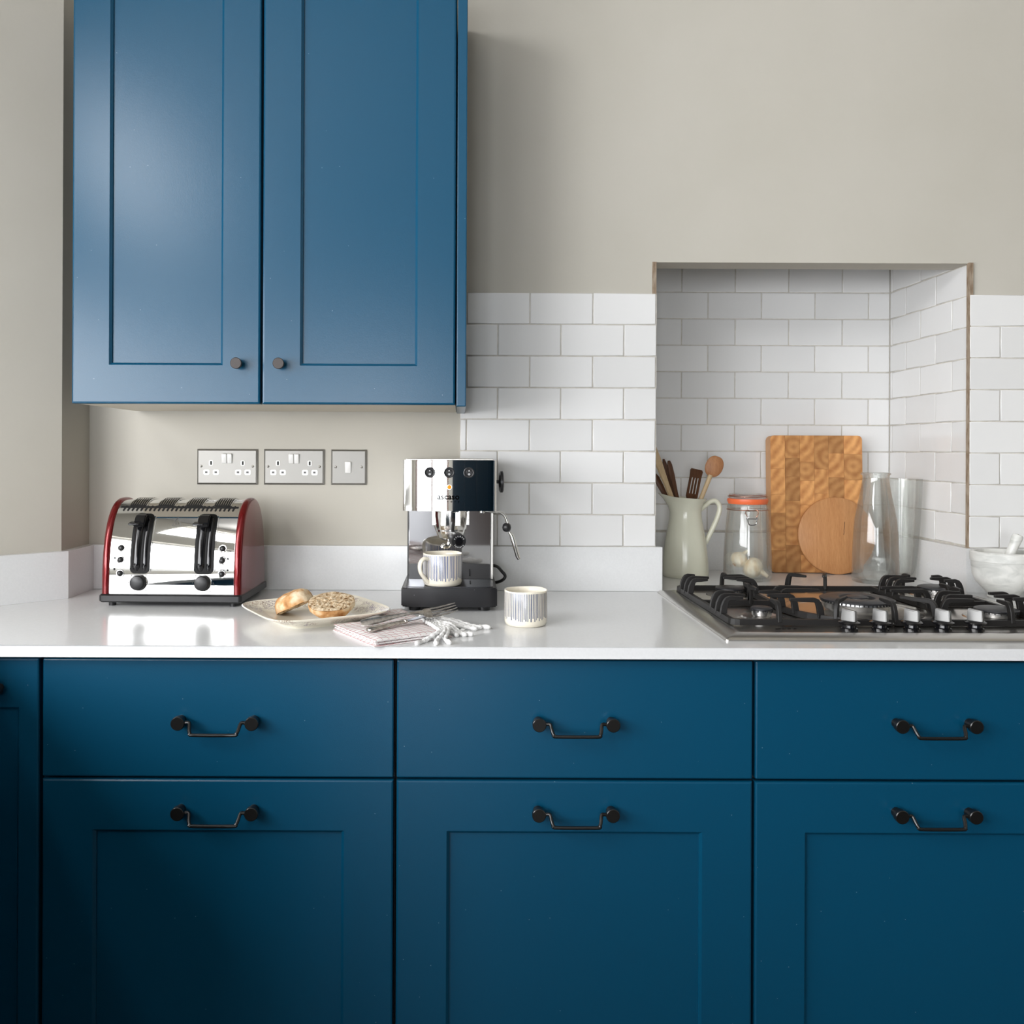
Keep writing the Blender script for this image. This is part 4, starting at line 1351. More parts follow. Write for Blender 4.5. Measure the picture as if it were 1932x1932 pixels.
# ------------------------------------------------------------------ mugs
def mug(name, loc, ang, label, stripes, handle_drop=0.0):
    t = thing(name, label, 'mug', loc, 0, 'striped stoneware mugs')
    bm = lathe(BM(), [(0, 0.0), (0.036, 0.0), (0.0395, 0.002), (0.0415, 0.008), (0.042, 0.03), (0.0418, 0.066), (0.0411, 0.068), (0.0395, 0.067), (0.0382, 0.06), (0.0380, 0.012), (0.034, 0.006), (0, 0.005)], 56)
    for v in bm.verts:
        if v.co.z > 0.05:
            a = math.atan2(v.co.y, v.co.x)
            v.co.z += 0.0006 * math.sin(3 * a + loc[0] * 40)
    b_ = obj('body', bm, stripes, t, 50)
    pts = [(0.0395, 0, 0.057), (0.050, 0, 0.0585), (0.0585, 0, 0.053), (0.0615, 0, 0.043), (0.059, 0, 0.031), (0.052, 0, 0.021), (0.0455, 0, 0.014), (0.0405, 0, 0.009)]
    bm = BM()
    cc = catmull(pts, 5)
    tube(bm, cc, [0.0070 - 0.0012 * math.sin(PI * i / (len(cc) - 1)) for i in range(len(cc))], 10, flat=0.62, up=(0, 0, 1))
    xform(bm, Matrix.Rotation(ang, 4, 'Z'))
    obj('handle', bm, M['stoneware'], t, 60)
    return t


mA = at(835, 1075, p.y + 0.042 - CAM_Y)
mug('mug', (mA.x, p.y + 0.0435, TOP + BT + 0.0014), math.radians(220), 'striped mug with its handle showing, standing on the coffee machine tray', M['mug_stripes'])
pB = on(995, 1186, TOP)
mug('mug', (pB.x, pB.y + 0.042, TOP), math.radians(62), 'striped mug standing alone on the worktop between coffee machine and hob', M['mug_stripes_dark'])

# ------------------------------------------------------------------ plate and bread
PLC = Vector((-0.284, -0.386, TOP))
PLR = math.radians(31)


def super_ring(bm, half, z, n=4.2, seg=72, wav=0.0):
    out = []
    for k in range(seg):
        a = 2 * PI * k / seg
        c, s_ = math.cos(a), math.sin(a)
        x = half * math.copysign(abs(c) ** (2 / n), c)
        y = half * math.copysign(abs(s_) ** (2 / n), s_)
        out.append(bm.verts.new((x, y, z)))
    return out


bm = BM()
prof = [(0.072, 0.0), (0.078, 0.0), (0.081, 0.004), (0.1225, 0.0215), (0.1265, 0.0238), (0.1275, 0.0254), (0.126, 0.0265), (0.122, 0.0255), (0.089, 0.0115), (0.082, 0.0085), (0.07, 0.007), (0.03, 0.0068)]
rings = [super_ring(bm, h, z, 4.6 if h > 0.1 else 4.0) for h, z in prof]
for A, B in zip(rings, rings[1:]):
    for k in range(72): bm.faces.new((A[k], A[(k + 1) % 72], B[(k + 1) % 72], B[k]))
bm.faces.new(rings[0]); bm.faces.new(rings[-1])
plate = tag(obj('dinner_plate', bm, M['plate'], None, 40), 'square cream plate with a faded floral rim, holding bread', 'plate')
plate.location = PLC + Vector((0, 0, plate.location.z))
plate.rotation_euler = (0, 0, PLR)


def half_roll(loc, rot, label, rx, ry, h, seed):
    t = thing('bread_roll_half', label, 'bread', (0, 0, 0), 0, 'halves of a brown bread roll')
    ni, nj = 14, 40
    bm = BM()
    def P(i, j):
        ph = (PI / 2) * i / ni
        a = 2 * PI * j / nj
        k = 1.0 + 0.09 * noise.noise(Vector((2.2 * math.cos(a) * math.sin(ph), 2.2 * math.sin(a) * math.sin(ph), seed)))
        rr = math.sin(ph) ** 0.75
        return Vector((rx * rr * math.cos(a) * k, ry * rr * math.sin(a) * k, -h * math.cos(ph) ** 0.8 * k + 0.0012 * noise.noise(Vector((9 * math.cos(a), 9 * math.sin(a), seed + i)))))
    top = bm.verts.new(P(0, 0))
    rings = [[bm.verts.new(P(i, j)) for j in range(nj)] for i in range(1, ni + 1)]
    for j in range(nj): bm.faces.new((top, rings[0][j], rings[0][(j + 1) % nj]))
    for A, B in zip(rings, rings[1:]):
        for j in range(nj): bm.faces.new((A[j], B[j], B[(j + 1) % nj], A[(j + 1) % nj]))
    edge = [v.co.copy() for v in rings[-1]]
    bm.faces.new([rings[-1][j] for j in range(nj)])
    cb = BM()
    rr2 = []
    for k in range(0, 9):
        f = 1.0 - k / 9.0
        rr2.append([cb.verts.new((e.x * f * 0.985, e.y * f * 0.985, 0.0006 + (0.0035 * noise.noise(Vector((e.x * f * 120, e.y * f * 120, seed))) + 0.0015 if k > 0 else 0))) for e in edge])
    for A, B in zip(rr2, rr2[1:]):
        for j in range(nj): cb.faces.new((A[j], B[j], B[(j + 1) % nj], A[(j + 1) % nj]))
    cb.faces.new(rr2[-1])
    R = Matrix.Translation(loc) @ rot
    xform(bm, R); xform(cb, R)
    low = min(v.co.z for v in bm.verts)
    t.location = (loc[0], loc[1], low)
    obj('crust', bm, M['crust'], t, 80, world=True)
    tag(obj('crumb', cb, M['crumb'], t, 80, world=True), 'grainy cut crumb face')


PZ = TOP + 0.0068
b1 = on(624, 1148, PZ + 0.02)
half_roll((b1.x, b1.y + 0.006, PZ + 0.0325), Matrix.Rotation(math.radians(17), 4, 'X') @ Matrix.Rotation(0.3, 4, 'Z'), 'cut half of a brown roll lying on its crust, seeded crumb showing', 0.0465, 0.042, 0.026, 3.1)
b2 = on(556, 1150, PZ + 0.012)
half_roll((b2.x, b2.y + 0.008, PZ + 0.0175), Matrix.Rotation(math.radians(-24), 4, 'Y') @ Matrix.Rotation(math.radians(-6), 4, 'X') @ Matrix.Rotation(PI, 4, 'X') @ Matrix.Rotation(0.8, 4, 'Z'), 'domed crust half of a brown roll tipped cut side down', 0.044, 0.039, 0.030, 8.4)

# ------------------------------------------------------------------ folded cloth with tassels
FO = Vector((-0.142, -0.636, TOP))
ea, eb = Vector((math.cos(math.radians(33)), math.sin(math.radians(33)), 0)), Vector((-math.sin(math.radians(33)), math.cos(math.radians(33)), 0))
t = thing('folded_napkin', 'folded white napkin with thin red lines and knotted tassels beside the plate', 'napkin', FO + ea * 0.08 + eb * 0.1)
NAP = lambda a, b_, z: FO + ea * a + eb * b_ + Vector((0, 0, z))


def layer(z0, th, al, ar, bmax, bulge, seed, uvo):
    """one folded layer; al/ar give the side edges as functions of b"""
    bm = BM()
    uvl = bm.loops.layers.uv.new('UVMap')
    nu, nv = 22, 30
    uv = {}
    def zt(u, v):
        edge = min(1.0, min(u, 1 - u) * 9, min(v, 1 - v) * 12)
        w = 0.0022 * noise.noise(Vector((u * 3.1 + seed, v * 4.3, seed))) + 0.0012 * noise.noise(Vector((u * 8 + seed, v * 3, 2.0)))
        return z0 + th * (0.45 + 0.55 * math.sqrt(edge)) + bulge * math.sin(PI * u) * (0.5 + 0.5 * math.cos(PI * v)) + w * edge
    top, low = [], []
    for j in range(nv + 1):
        v = j / nv
        b_ = bmax * v
        a0, a1 = al(b_), ar(b_)
        tr, lr = [], []
        for i in range(nu + 1):
            u = i / nu
            a = a0 + (a1 - a0) * u
            jag = 0.0015 * noise.noise(Vector((b_ * 60, a * 60, seed)))
            q = NAP(a + jag, b_ + jag, zt(u, v))
            vt = bm.verts.new(q); uv[vt] = (a + uvo, b_ + uvo * 0.7 + 0.004 * noise.noise(Vector((u * 2, v * 2, seed)))); tr.append(vt)
            vl = bm.verts.new(NAP(a + jag, b_ + jag, z0)); uv[vl] = (a + uvo + 0.01, b_ + 0.01); lr.append(vl)
        top.append(tr); low.append(lr)
    def face(vs):
        f = bm.faces.new(vs)
        for l in f.loops: l[uvl].uv = uv[l.vert]
    for j in range(nv):
        for i in range(nu):
            face((top[j][i], top[j][i + 1], top[j + 1][i + 1], top[j + 1][i]))
            face((low[j][i], low[j + 1][i], low[j + 1][i + 1], low[j][i + 1]))
        face((low[j][0], top[j][0], top[j + 1][0], low[j + 1][0]))
        face((low[j][nu], low[j + 1][nu], top[j + 1][nu], top[j][nu]))
    for i in range(nu):
        face((low[0][i], low[0][i + 1], top[0][i + 1], top[0][i]))
        face((low[nv][i], top[nv][i], top[nv][i + 1], low[nv][i + 1]))
    return obj('fold_layer', bm, M['cloth'], t, 60, world=True)


sm = lambda x, a, b_: max(0.0, min(1.0, (x - a) / (b_ - a))) ** 2 * (3 - 2 * max(0.0, min(1.0, (x - a) / (b_ - a))))
layer(0.0004, 0.0042, lambda b_: 0.0 + 0.148 * sm(b_, 0.17, 0.215), lambda b_: 0.158 + 0.20 * b_, 0.292, 0.0, 1.3, 0.0)
layer(0.0048, 0.0040, lambda b_: 0.003 + 0.140 * sm(b_, 0.168, 0.21), lambda b_: 0.150 + 0.19 * b_, 0.25, 0.0006, 4.1, 0.0047)
layer(0.0089, 0.0040, lambda b_: 0.002 + 0.012 * b_, lambda b_: 0.142 + 0.06 * b_, 0.172, 0.0012, 7.7, 0.0081)
# tassels from the fringed end
rt = random.Random(5)
ends = [(783, 1219), (823, 1216.5), (850, 1213), (836, 1196), (893, 1197), (878, 1190), (900, 1187), (926, 1183.5), (866, 1181), (800, 1209), (842, 1203), (862, 1199), (880, 1198), (815, 1203), (910, 1184), (890, 1184)]
st = [(0.146, 0.012), (0.150, 0.028), (0.155, 0.045), (0.158, 0.060), (0.163, 0.082), (0.160, 0.070), (0.168, 0.100), (0.176, 0.120), (0.180, 0.135), (0.150, 0.020), (0.152, 0.035), (0.157, 0.052), (0.161, 0.064), (0.148, 0.018), (0.172, 0.108), (0.177, 0.128)]
for (ex, ey), (a, b_) in zip(ends, st):
    e = on(ex, ey, TOP + 0.004)
    e.y = max(e.y, WF + 0.004)
    s0 = NAP(a - 0.012, b_, 0.0145)
    s1 = NAP(a + 0.006, b_ - 0.002, 0.0125)
    dv = e - s1
    pr = Vector((-dv.y, dv.x, 0)).normalized()
    k = rt.uniform(-0.012, 0.012)
    m1 = s1.lerp(e, 0.35) + pr * k + Vector((0, 0, 0.004))
    m2 = s1.lerp(e, 0.72) - pr * k * 0.6
    m1.z = max(m1.z, TOP + 0.006); m2.z = TOP + 0.0042
    pts = catmull([s0, s1, m1, m2, e], 12)
    rad = []
    for i in range(len(pts)):
        u = i / (len(pts) - 1)
        r_ = 0.0034 + 0.0007 * math.sin(i * 1.6)
        if u > 0.86: r_ = 0.0052 - 0.0018 * abs(u - 0.92) / 0.08
        if i == len(pts) - 1: r_ = 0.0018
        rad.append(r_)
    bm = BM()
    tube(bm, pts, rad, 8)
    obj('tassel', bm, M['cotton'], t, 80, world=True)
    bm = BM()
    # knot where the tassel starts
    kc = s1.lerp(m1, 0.25)
    lathe(bm, [(0, -0.005), (0.0042, -0.003), (0.0055, 0), (0.0042, 0.003), (0, 0.005)], 10, kc)
    obj('tassel_knot', bm, M['cotton'], t, 80, world=True)

# ------------------------------------------------------------------ fork and knife on the cloth
def place_along(bm, p0, p1, roll=0.0):
    d = p1 - p0
    yaw = math.atan2(d.y, d.x)
    pit = math.atan2(d.z, Vector((d.x, d.y)).length)
    return xform(bm, Matrix.Translation(p0) @ Matrix.Rotation(yaw, 4, 'Z') @ Matrix.Rotation(-pit, 4, 'Y') @ Matrix.Rotation(roll, 4, 'X'))


f0, f1 = on(681, 1176.5, TOP + 0.0205), on(861, 1146, TOP + 0.040)
L = (f1 - f0).length
fk = thing('table_fork', 'old silver table fork resting on the napkin, tines raised', 'fork', (f0.x, f0.y, f0.z - 0.002), 0)
bm = BM()
hp = [(0, 0, 0), (0.006, 0, 0.0006), (0.03, 0, 0.002), (0.07, 0, 0.005), (L * 0.5, 0, 0.0062), (L * 0.58, 0, 0.0045), (L * 0.645, 0, 0.0005)]
tube(bm, hp, [0.0055, 0.0085, 0.0078, 0.0046, 0.0034, 0.0036, 0.0060], 12, flat=0.32, up=(0, 0, 1))
place_along(bm, f0, f1, 0.72)
obj('handle', bm, M['silver'], fk, 60, world=True)
bm = BM()
tube(bm, [(L * 0.63, 0, 0.001), (L * 0.66, 0, -0.0008), (L * 0.70, 0, -0.0028), (L * 0.735, 0, -0.0036)], [0.005, 0.0095, 0.0115, 0.0112], 14, flat=0.13, up=(0, 0, 1))
place_along(bm, f0, f1, 0.72)
obj('head', bm, M['silver'], fk, 60, world=True)
for k in range(4):
    bm = BM()
    y = (k - 1.5) * 0.0063
    tube(bm, [(L * 0.725, y, -0.0036), (L * 0.82, y, -0.0030), (L * 0.92, y, -0.0005), (L, y * 0.95, 0.003)], [0.0020, 0.0018, 0.0016, 0.0007], 8, flat=0.7)
    place_along(bm, f0, f1, 0.72)
    obj('tine', bm, M['silver'], fk, 60, world=True)
k0, k1 = on(694, 1189, TOP + 0.0185), on(829, 1156, TOP + 0.024)
L = (k1 - k0).length
kn = thing('table_knife', 'silver table knife with rounded handle lying under the fork', 'knife', (k0.x, k0.y, k0.z - 0.003), 0)
bm = BM()
tube(bm, [(0, 0, 0), (0.003, 0, 0), (0.02, 0, 0), (0.06, 0, 0), (0.088, 0, 0), (0.0885, 0, 0), (0.093, 0, 0), (0.0935, 0, 0)], [0.005, 0.0082, 0.0085, 0.0074, 0.0066, 0.0080, 0.0080, 0.0055], 14, flat=0.55, up=(0, 0, 1))
place_along(bm, k0, k1)
obj('handle', bm, M['silver'], kn, 50, world=True)
bm = BM()
prism(bm, [(0.092, -0.0065), (L - 0.02, -0.0085), (L - 0.006, -0.006), (L, 0.002), (L - 0.008, 0.0065), (0.092, 0.0055)], 'z', -0.0007, 0.0007)
place_along(bm, k0, k1)
tag(obj('blade', bm, M['dark_steel'], kn, world=True), 'dark worn blade')

# ------------------------------------------------------------------ gas hob
HX0, HX1 = on(1368, 1210, TOP).x + 0.001, 1.208
HY0, HY1 = on(1368, 1210, TOP).y, -0.034
hcx, hcy = (HX0 + HX1) / 2, (HY0 + HY1) / 2
hob = thing('gas_hob', 'five-burner stainless steel gas hob set on the white worktop', 'hob', (hcx, hcy, TOP))
hw, hh = HX1 - HX0, HY1 - HY0
bm = BM()
rings = []
for g, z, r in ((0.0, 0.0, 0.006), (0.0, 0.003, 0.006), (0.004, 0.0055, 0.006), (0.020, 0.0085, 0.006), (0.026, 0.0105, 0.010), (0.034, 0.0105, 0.012), (0.042, 0.0075, 0.014)):
    rings.append([bm.verts.new((x, y, z)) for x, y in rrect(hw - 2 * g, hh - 2 * g, r, 5)])
for A, B in zip(rings, rings[1:]):
    for i in range(len(A)): bm.faces.new((A[i], A[(i + 1) % len(A)], B[(i + 1) % len(A)], B[i]))
bm.faces.new(rings[0]); bm.faces.new(rings[-1])
obj('hob_plate', bm, M['hob_steel'], hob, 25)
HZ = 0.0075
lx = lambda X_: X_ - hcx
ly = lambda Y_: Y_ - hcy
# (X, Y, cap radius, cap height)
b_fl = on(1437, 1145, TOP + 0.027); b_rl = on(1377, 1107, TOP + 0.027)
b_fr = on(1880, 1147, TOP + 0.027); b_rr = on(1770, 1106, TOP + 0.027)
b_wk = on(1617, 1128, TOP + 0.036)
burners = [(b_fl, 0.0205), (b_rl, 0.031), (b_fr, 0.0385), (b_rr, 0.042)]
for c, r in burners:
    x, y = lx(c.x), ly(c.y)
    dish = obj('burner_dish', lathe(BM(), [(r + 0.022, HZ), (r + 0.020, HZ + 0.0022), (r + 0.016, HZ + 0.0022), (r + 0.010, HZ + 0.0006), (r - 0.004, HZ + 0.0006)], 48, (x, y, 0)), M['hob_steel'], hob, 40)
    ring = obj('burner_ring', lathe(BM(), [(r * 0.8, HZ), (r * 0.86, HZ + 0.003), (r * 0.94, HZ + 0.004), (r * 0.96, HZ + 0.0135), (r * 0.90, HZ + 0.0150), (0, HZ + 0.0150)], 48, (x, y, 0)), M['aluminium'], hob, 35)
    bm = BM()
    n_ = max(14, int(r * 620))
    for k in range(n_):
        a = 2 * PI * k / n_
        bb = box(BM(), -0.0022, 0.0022, -0.0008, 0.0008, 0.0108, 0.0146)
        xform(bb, Matrix.Translation((x, y, HZ)) @ Matrix.Rotation(a, 4, 'Z') @ Matrix.Translation((r * 0.955, 0, 0)))
        me_ = bpy.data.meshes.new('tmp'); bb.to_mesh(me_); bb.free(); bm.from_mesh(me_); bpy.data.meshes.remove(me_)
    obj('flame_ports', bm, M['dark_hole'], ring)
    obj('burner_cap', lathe(BM(), [(0, HZ + 0.0135), (r * 0.96, HZ + 0.0145), (r * 1.04, HZ + 0.0155), (r * 1.04, HZ + 0.0178), (r * 0.9, HZ + 0.0198), (r * 0.4, HZ + 0.0203), (0, HZ + 0.0203)], 48, (x, y, 0)), M['cap'], hob, 35)
# wok burner: wide ring with an open middle and a small inner cap
x, y, r = lx(b_wk.x), ly(b_wk.y), 0.0705
obj('burner_dish', lathe(BM(), [(0.152, HZ), (0.149, HZ + 0.0026), (0.144, HZ + 0.0026), (0.139, HZ + 0.0004), (0.128, HZ + 0.0004), (0.124, HZ + 0.0020), (0.120, HZ + 0.0004), (0.06, HZ + 0.0004)], 72, (x, y, 0)), M['hob_steel'], hob, 40)
ring = obj('burner_ring', lathe(BM(), [(r * 0.85, HZ), (r * 0.92, HZ + 0.006), (r * 0.93, HZ + 0.009), (r * 0.97, HZ + 0.010), (r * 0.975, HZ + 0.019), (r * 0.98, HZ + 0.0205), (r * 0.96, HZ + 0.0245), (0, HZ + 0.0245)], 64, (x, y, 0)), M['aluminium'], hob, 35)
bm = BM()
for k in range(52):
    a = 2 * PI * k / 52
    bb = box(BM(), -0.0022, 0.0022, -0.0009, 0.0009, 0.0205, 0.0243)
    xform(bb, Matrix.Translation((x, y, HZ)) @ Matrix.Rotation(a, 4, 'Z') @ Matrix.Translation((r * 0.97, 0, 0)))
    me_ = bpy.data.meshes.new('tmp'); bb.to_mesh(me_); bb.free(); bm.from_mesh(me_); bpy.data.meshes.remove(me_)
obj('flame_ports', bm, M['dark_hole'], ring)
obj('burner_cap', lathe(BM(), [(r * 0.93, HZ + 0.0238), (r * 1.03, HZ + 0.0252), (r * 1.03, HZ + 0.0275), (r * 0.92, HZ + 0.0305), (r * 0.62, HZ + 0.0318), (r * 0.50, HZ + 0.0300), (r * 0.47, HZ + 0.0245)], 64, (x, y, 0)), M['cap'], hob, 35)
obj('inner_burner_ring', lathe(BM(), [(r * 0.27, HZ + 0.0235), (r * 0.29, HZ + 0.0290), (0, HZ + 0.0290)], 32, (x, y, 0)), M['aluminium'], hob, 35)
obj('inner_burner_cap', lathe(BM(), [(0, HZ + 0.0285), (r * 0.31, HZ + 0.0295), (r * 0.31, HZ + 0.0312), (r * 0.2, HZ + 0.0332), (0, HZ + 0.0336)], 32, (x, y, 0)), M['cap'], hob, 35)


def finger(bm, bx, by, dx, dy, ln, top=0.0525, w=0.0075, lean=0.006):
    z0 = HZ + 0.006
    pts = [(bx, by, z0), (bx + dx * lean * 0.5, by + dy * lean * 0.5, z0 + 0.02), (bx + dx * lean, by + dy * lean, top - 0.010), (bx + dx * (lean + 0.003), by + dy * (lean + 0.003), top - 0.0055),
           (bx + dx * (lean + 0.008), by + dy * (lean + 0.008), top - 0.0035), (bx + dx * ln * 0.6, by + dy * ln * 0.6, top - 0.0035), (bx + dx * ln, by + dy * ln, top - 0.003)]
    P = [Vector(q) for q in pts]
    hs = [0.013, 0.0125, 0.011, 0.0095, 0.0088, 0.0080, 0.0052]
    s = Vector((-dy, dx, 0))
    rings = []
    for i, q in enumerate(P):
        tt = (P[min(i + 1, 6)] - P[max(i - 1, 0)]).normalized()
        nn = tt.cross(s).normalized()
        ww = w * (0.75 if i == 6 else 1.0)
        rings.append([bm.verts.new(q + s * (ww / 2 * a) + nn * (hs[i] / 2 * b_)) for a, b_ in ((-1, -1), (1, -1), (1, 1), (-1, 1))])
    for A, B in zip(rings, rings[1:]):
        for k in range(4): bm.faces.new((A[k], B[k], B[(k + 1) % 4], A[(k + 1) % 4]))
    bm.faces.new(rings[0][::-1]); bm.faces.new(rings[-1])


def level_bar(bm, pts, w=0.011, z0=HZ + 0.0015, z1=HZ + 0.0125):
    P = [Vector((q[0], q[1], 0)) for q in pts]
    rings = []
    for i in range(len(P)):
        tt = (P[min(i + 1, len(P) - 1)] - P[max(i - 1, 0)]).normalized()
        s = Vector((-tt.y, tt.x, 0))
        rings.append([bm.verts.new(P[i] + s * (w / 2 * a) + Vector((0, 0, z))) for a, z in ((-1, z0), (1, z0), (0.8, z1), (-0.8, z1))])
    for A, B in zip(rings, rings[1:]):
        for k in range(4): bm.faces.new((A[k], B[k], B[(k + 1) % 4], A[(k + 1) % 4]))
    bm.faces.new(rings[0][::-1]); bm.faces.new(rings[-1])


wx, wy = lx(b_wk.x), ly(b_wk.y)
for side in (-1, 1):
    sup = hob
    gx0 = lx(on(1374, 1172, TOP + 0.018).x) if side < 0 else -(lx(on(1374, 1172, TOP + 0.018).x))
    mir = lambda q: q if side < 0 else (2 * wx - q[0], q[1]) if len(q) == 2 else q
    X0g = lx(0.522)
    Yf, Yb = ly(-0.468), ly(-0.052)
    R = 0.158
    arc = [(wx + R * math.cos(math.radians(a)), wy + R * math.sin(math.radians(a))) for a in range(252, 175, -8)]
    xm = arc[-1][0]
    outline = [(X0g + 0.012, Yf), (wx - 0.004, Yf)]
    bm = BM()
    rad = 0.012
    corner_f = [(X0g + rad - rad * math.sin(a), Yf + rad - rad * math.cos(a)) for a in (PI / 2, PI / 3, PI / 6, 0)]
    corner_b = [(X0g + rad - rad * math.cos(a), Yb - rad + rad * math.sin(a)) for a in (PI / 2, PI / 3, PI / 6, 0)]
    level_bar(bm, [mir(q) for q in ([(wx - 0.003, Yb)] + corner_b + corner_f + [(wx - 0.003, Yf)])])
    level_bar(bm, [mir(q) for q in ([(wx - 0.052, Yf)] + arc + [(xm + 0.004, Yb)])])
    ymid = ly(-0.256)
    level_bar(bm, [mir((X0g, ymid)), mir((xm + 0.002, ymid))])
    frame = obj('pan_support', bm, M['iron'], hob)
    fl, rl = (b_fl, b_rl) if side < 0 else (b_fr, b_rr)
    if side > 0:
        flx, rlx = 2 * wx - lx(fl.x), 2 * wx - lx(rl.x)
    else:
        flx, rlx = lx(fl.x), lx(rl.x)
    flx, rlx = max(min(flx, lx(0.63)), lx(0.60)), max(min(rlx, lx(0.63)), lx(0.60))
    F_ = []
    for by, lens in ((ly(-0.128), (0.030, 0.052, 0.040)), (ly(-0.372), (0.045, 0.055, 0.040))):
        for dyy, ln in zip((0.036, 0.0, -0.034), lens):
            F_.append((X0g, by + dyy, 1, 0, ln))
    for by in (ly(-0.128),):
        for dyy, ln in zip((0.03, 0.0, -0.032), (0.062, 0.066, 0.045)):
            F_.append((xm + 0.003, by + dyy, -1, 0, ln))
    for dyy, ln, ang in ((0.045, 0.05, 12), (0.0, 0.058, 0), (-0.05, 0.062, -10)):
        yy = ly(-0.372) + dyy
        dx_ = math.sqrt(max(0.0, R * R - (yy - wy) ** 2))
        F_.append((wx - dx_, yy, -1, 0, ln))
    F_ += [(rlx, Yb, 0, -1, 0.034), (rlx, ymid, 0, 1, 0.040), (rlx, ymid, 0, -1, 0.040), (flx + 0.002, Yf, 0, 1, 0.045)]
    for yy in (wy + 0.052, wy + 0.012):
        F_.append((xm + 0.002, yy, 1, 0, 0.082))
    a = math.radians(232)
    F_.append((wx + R * math.cos(a), wy + R * math.sin(a), 0.62, 0.78, 0.07))
    if side < 0:
        F_.append((wx - 0.045, Yb, 0.45, -0.89, 0.055))
        F_.append((wx + 0.004, Yf, 0.0, 1, 0.06))
    else:
        F_.append((wx - 0.045, Yb, 0.45, -0.89, 0.055))
    for (bx, by, dx, dy, ln) in F_:
        bm = BM()
        q = mir((bx, by))
        l_ = math.hypot(dx, dy)
        finger(bm, q[0], q[1], (dx if side < 0 else -dx) / l_, dy / l_, ln)
        bmesh.ops.bevel(bm, geom=[e for e in bm.edges], offset=0.0009, segments=1, affect='EDGES')
        obj('support_finger', bm, M['iron'], frame, 30)
# control knobs
for px in (1604, 1663, 1722.7, 1781.4, 1843):
    c = on(px, 1184, TOP + 0.012)
    x, y = lx(c.x), ly(c.y) + 0.004
    kb = obj('control_knob', lathe(BM(), [(0, HZ), (0.0150, HZ), (0.0150, HZ + 0.003), (0.0125, HZ + 0.0045), (0.0120, HZ + 0.009), (0.0185, HZ + 0.0115), (0.0190, HZ + 0.0140), (0.0150, HZ + 0.0165), (0, HZ + 0.0165)], 32, (x, y, 0)), M['gloss_black'], hob, 35)
    bm = BM()
    lo_ = [(-0.0052, -0.0135), (0.0052, -0.0135), (0.0066, 0.0), (0.0052, 0.0135), (-0.0052, 0.0135), (-0.0066, 0.0)]
    A = [bm.verts.new((u * 1.05, v * 1.0, HZ + 0.0160)) for u, v in lo_]
    B = [bm.verts.new((u * 0.85, v * 0.92, HZ + 0.0370 + (0.0015 if v > 0 else -0.001))) for u, v in lo_]
    for i in range(6): bm.faces.new((A[i], A[(i + 1) % 6], B[(i + 1) % 6], B[i]))
    bm.faces.new(A[::-1]); bm.faces.new(B)
    bmesh.ops.bevel(bm, geom=bm.edges[:], offset=0.0010, segments=2, affect='EDGES')
    xform(bm, Matrix.Translation((x, y, 0)) @ Matrix.Rotation(math.radians(38), 4, 'Z'))
    obj('knob_grip', bm, M['knob_aluminium'], kb, 35)
# dark printed strip on the steel
bm = BM()
for px, w_ in ((1468, 0.0095), (1479, 0.005), (1489, 0.0055), (1500, 0.0055)):
    c = on(px, 1186.5, TOP + HZ)
    box(bm, lx(c.x) - w_ / 2, lx(c.x) + w_ / 2, ly(c.y) - 0.002, ly(c.y) + 0.002, HZ + 0.0001, HZ + 0.0004)
obj('maker_print', bm, M['black_print'], hob)

# ------------------------------------------------------------------ enamel jug with utensils
JC = on(1293, 1093.5, TOP)
JC.y += 0.061
jd = JC.y - CAM_Y
jz = lambda py, px=1293: at(px, py, jd).z - TOP
jug = thing('jug', 'pale green enamel jug with a loop handle, full of wooden utensils', 'jug', (at(1293, 1080, jd).x, JC.y, TOP))
jr = lambda wpx: wpx * jd / F / 2
prof = [(0, 0.002), (jr(80), 0.0), (jr(85), 0.004), (jr(86), 0.012), (jr(82), jz(1050)), (jr(76), jz(1022)), (jr(68), jz(1000)), (jr(60), jz(978)), (jr(58), jz(966)), (jr(60), jz(956)), (jr(68), jz(946)), (jr(77), jz(940)), (jr(79), jz(938.5)),
        (jr(75), jz(939)), (jr(64), jz(946)), (jr(56), jz(958)), (jr(55), jz(972)), (jr(66), jz(1005)), (jr(78), jz(1060)), (jr(78), 0.010), (0, 0.008)]
bm = lathe(BM(), prof, 56)
zt, zb = jz(938), jz(972)
for v in bm.verts:
    k = max(0.0, min(1.0, (v.co.z - zb) / (zt - zb)))
    a = math.atan2(v.co.y, v.co.x)
    sp_ = max(0.0, math.cos(a - PI)) ** 6
    v.co.x -= 0.020 * sp_ * k * k
    v.co.z += k * k * (0.009 * sp_ - 0.06 * (v.co.x))
obj('body', bm, M['jug'], jug, 50)
jp = lambda px, py: Vector((at(px, py, jd).x - jug.location.x, 0.0, at(px, py, jd).z - TOP))
bm = BM()
cc = catmull([jp(1321, 962), jp(1329, 955), jp(1339, 947), jp(1349, 945), jp(1356, 951), jp(1357.5, 962), jp(1352, 980), jp(1343, 1000), jp(1334, 1018), jp(1327, 1030)], 5)
tube(bm, cc, 0.0082, 12, flat=0.8, up=(0, 0, 1))
obj('handle', bm, M['jug'], jug, 60)


def utensil(name, label, base, tip, mat, build, roll=0.0, group='wooden utensils in the jug'):
    """base and tip are world points; build(bm, L) makes it along +z with its face towards -y"""
    t = thing(name, label, 'utensil', base, 0, group)
    d = tip - base
    L = d.length
    z = d.normalized()
    y = Vector((0, 1, 0))
    x = y.cross(z).normalized()
    y = z.cross(x)
    R = Matrix((x, y, z)).transposed().to_4x4() @ Matrix.Rotation(roll, 4, 'Z')
    for nm, b_, mt in build(L):
        xform(b_, R)
        obj(nm, b_, mt, t, 50)
    return t


def u_at(px, py, dy=0.0): return at(px, py, jd + dy)


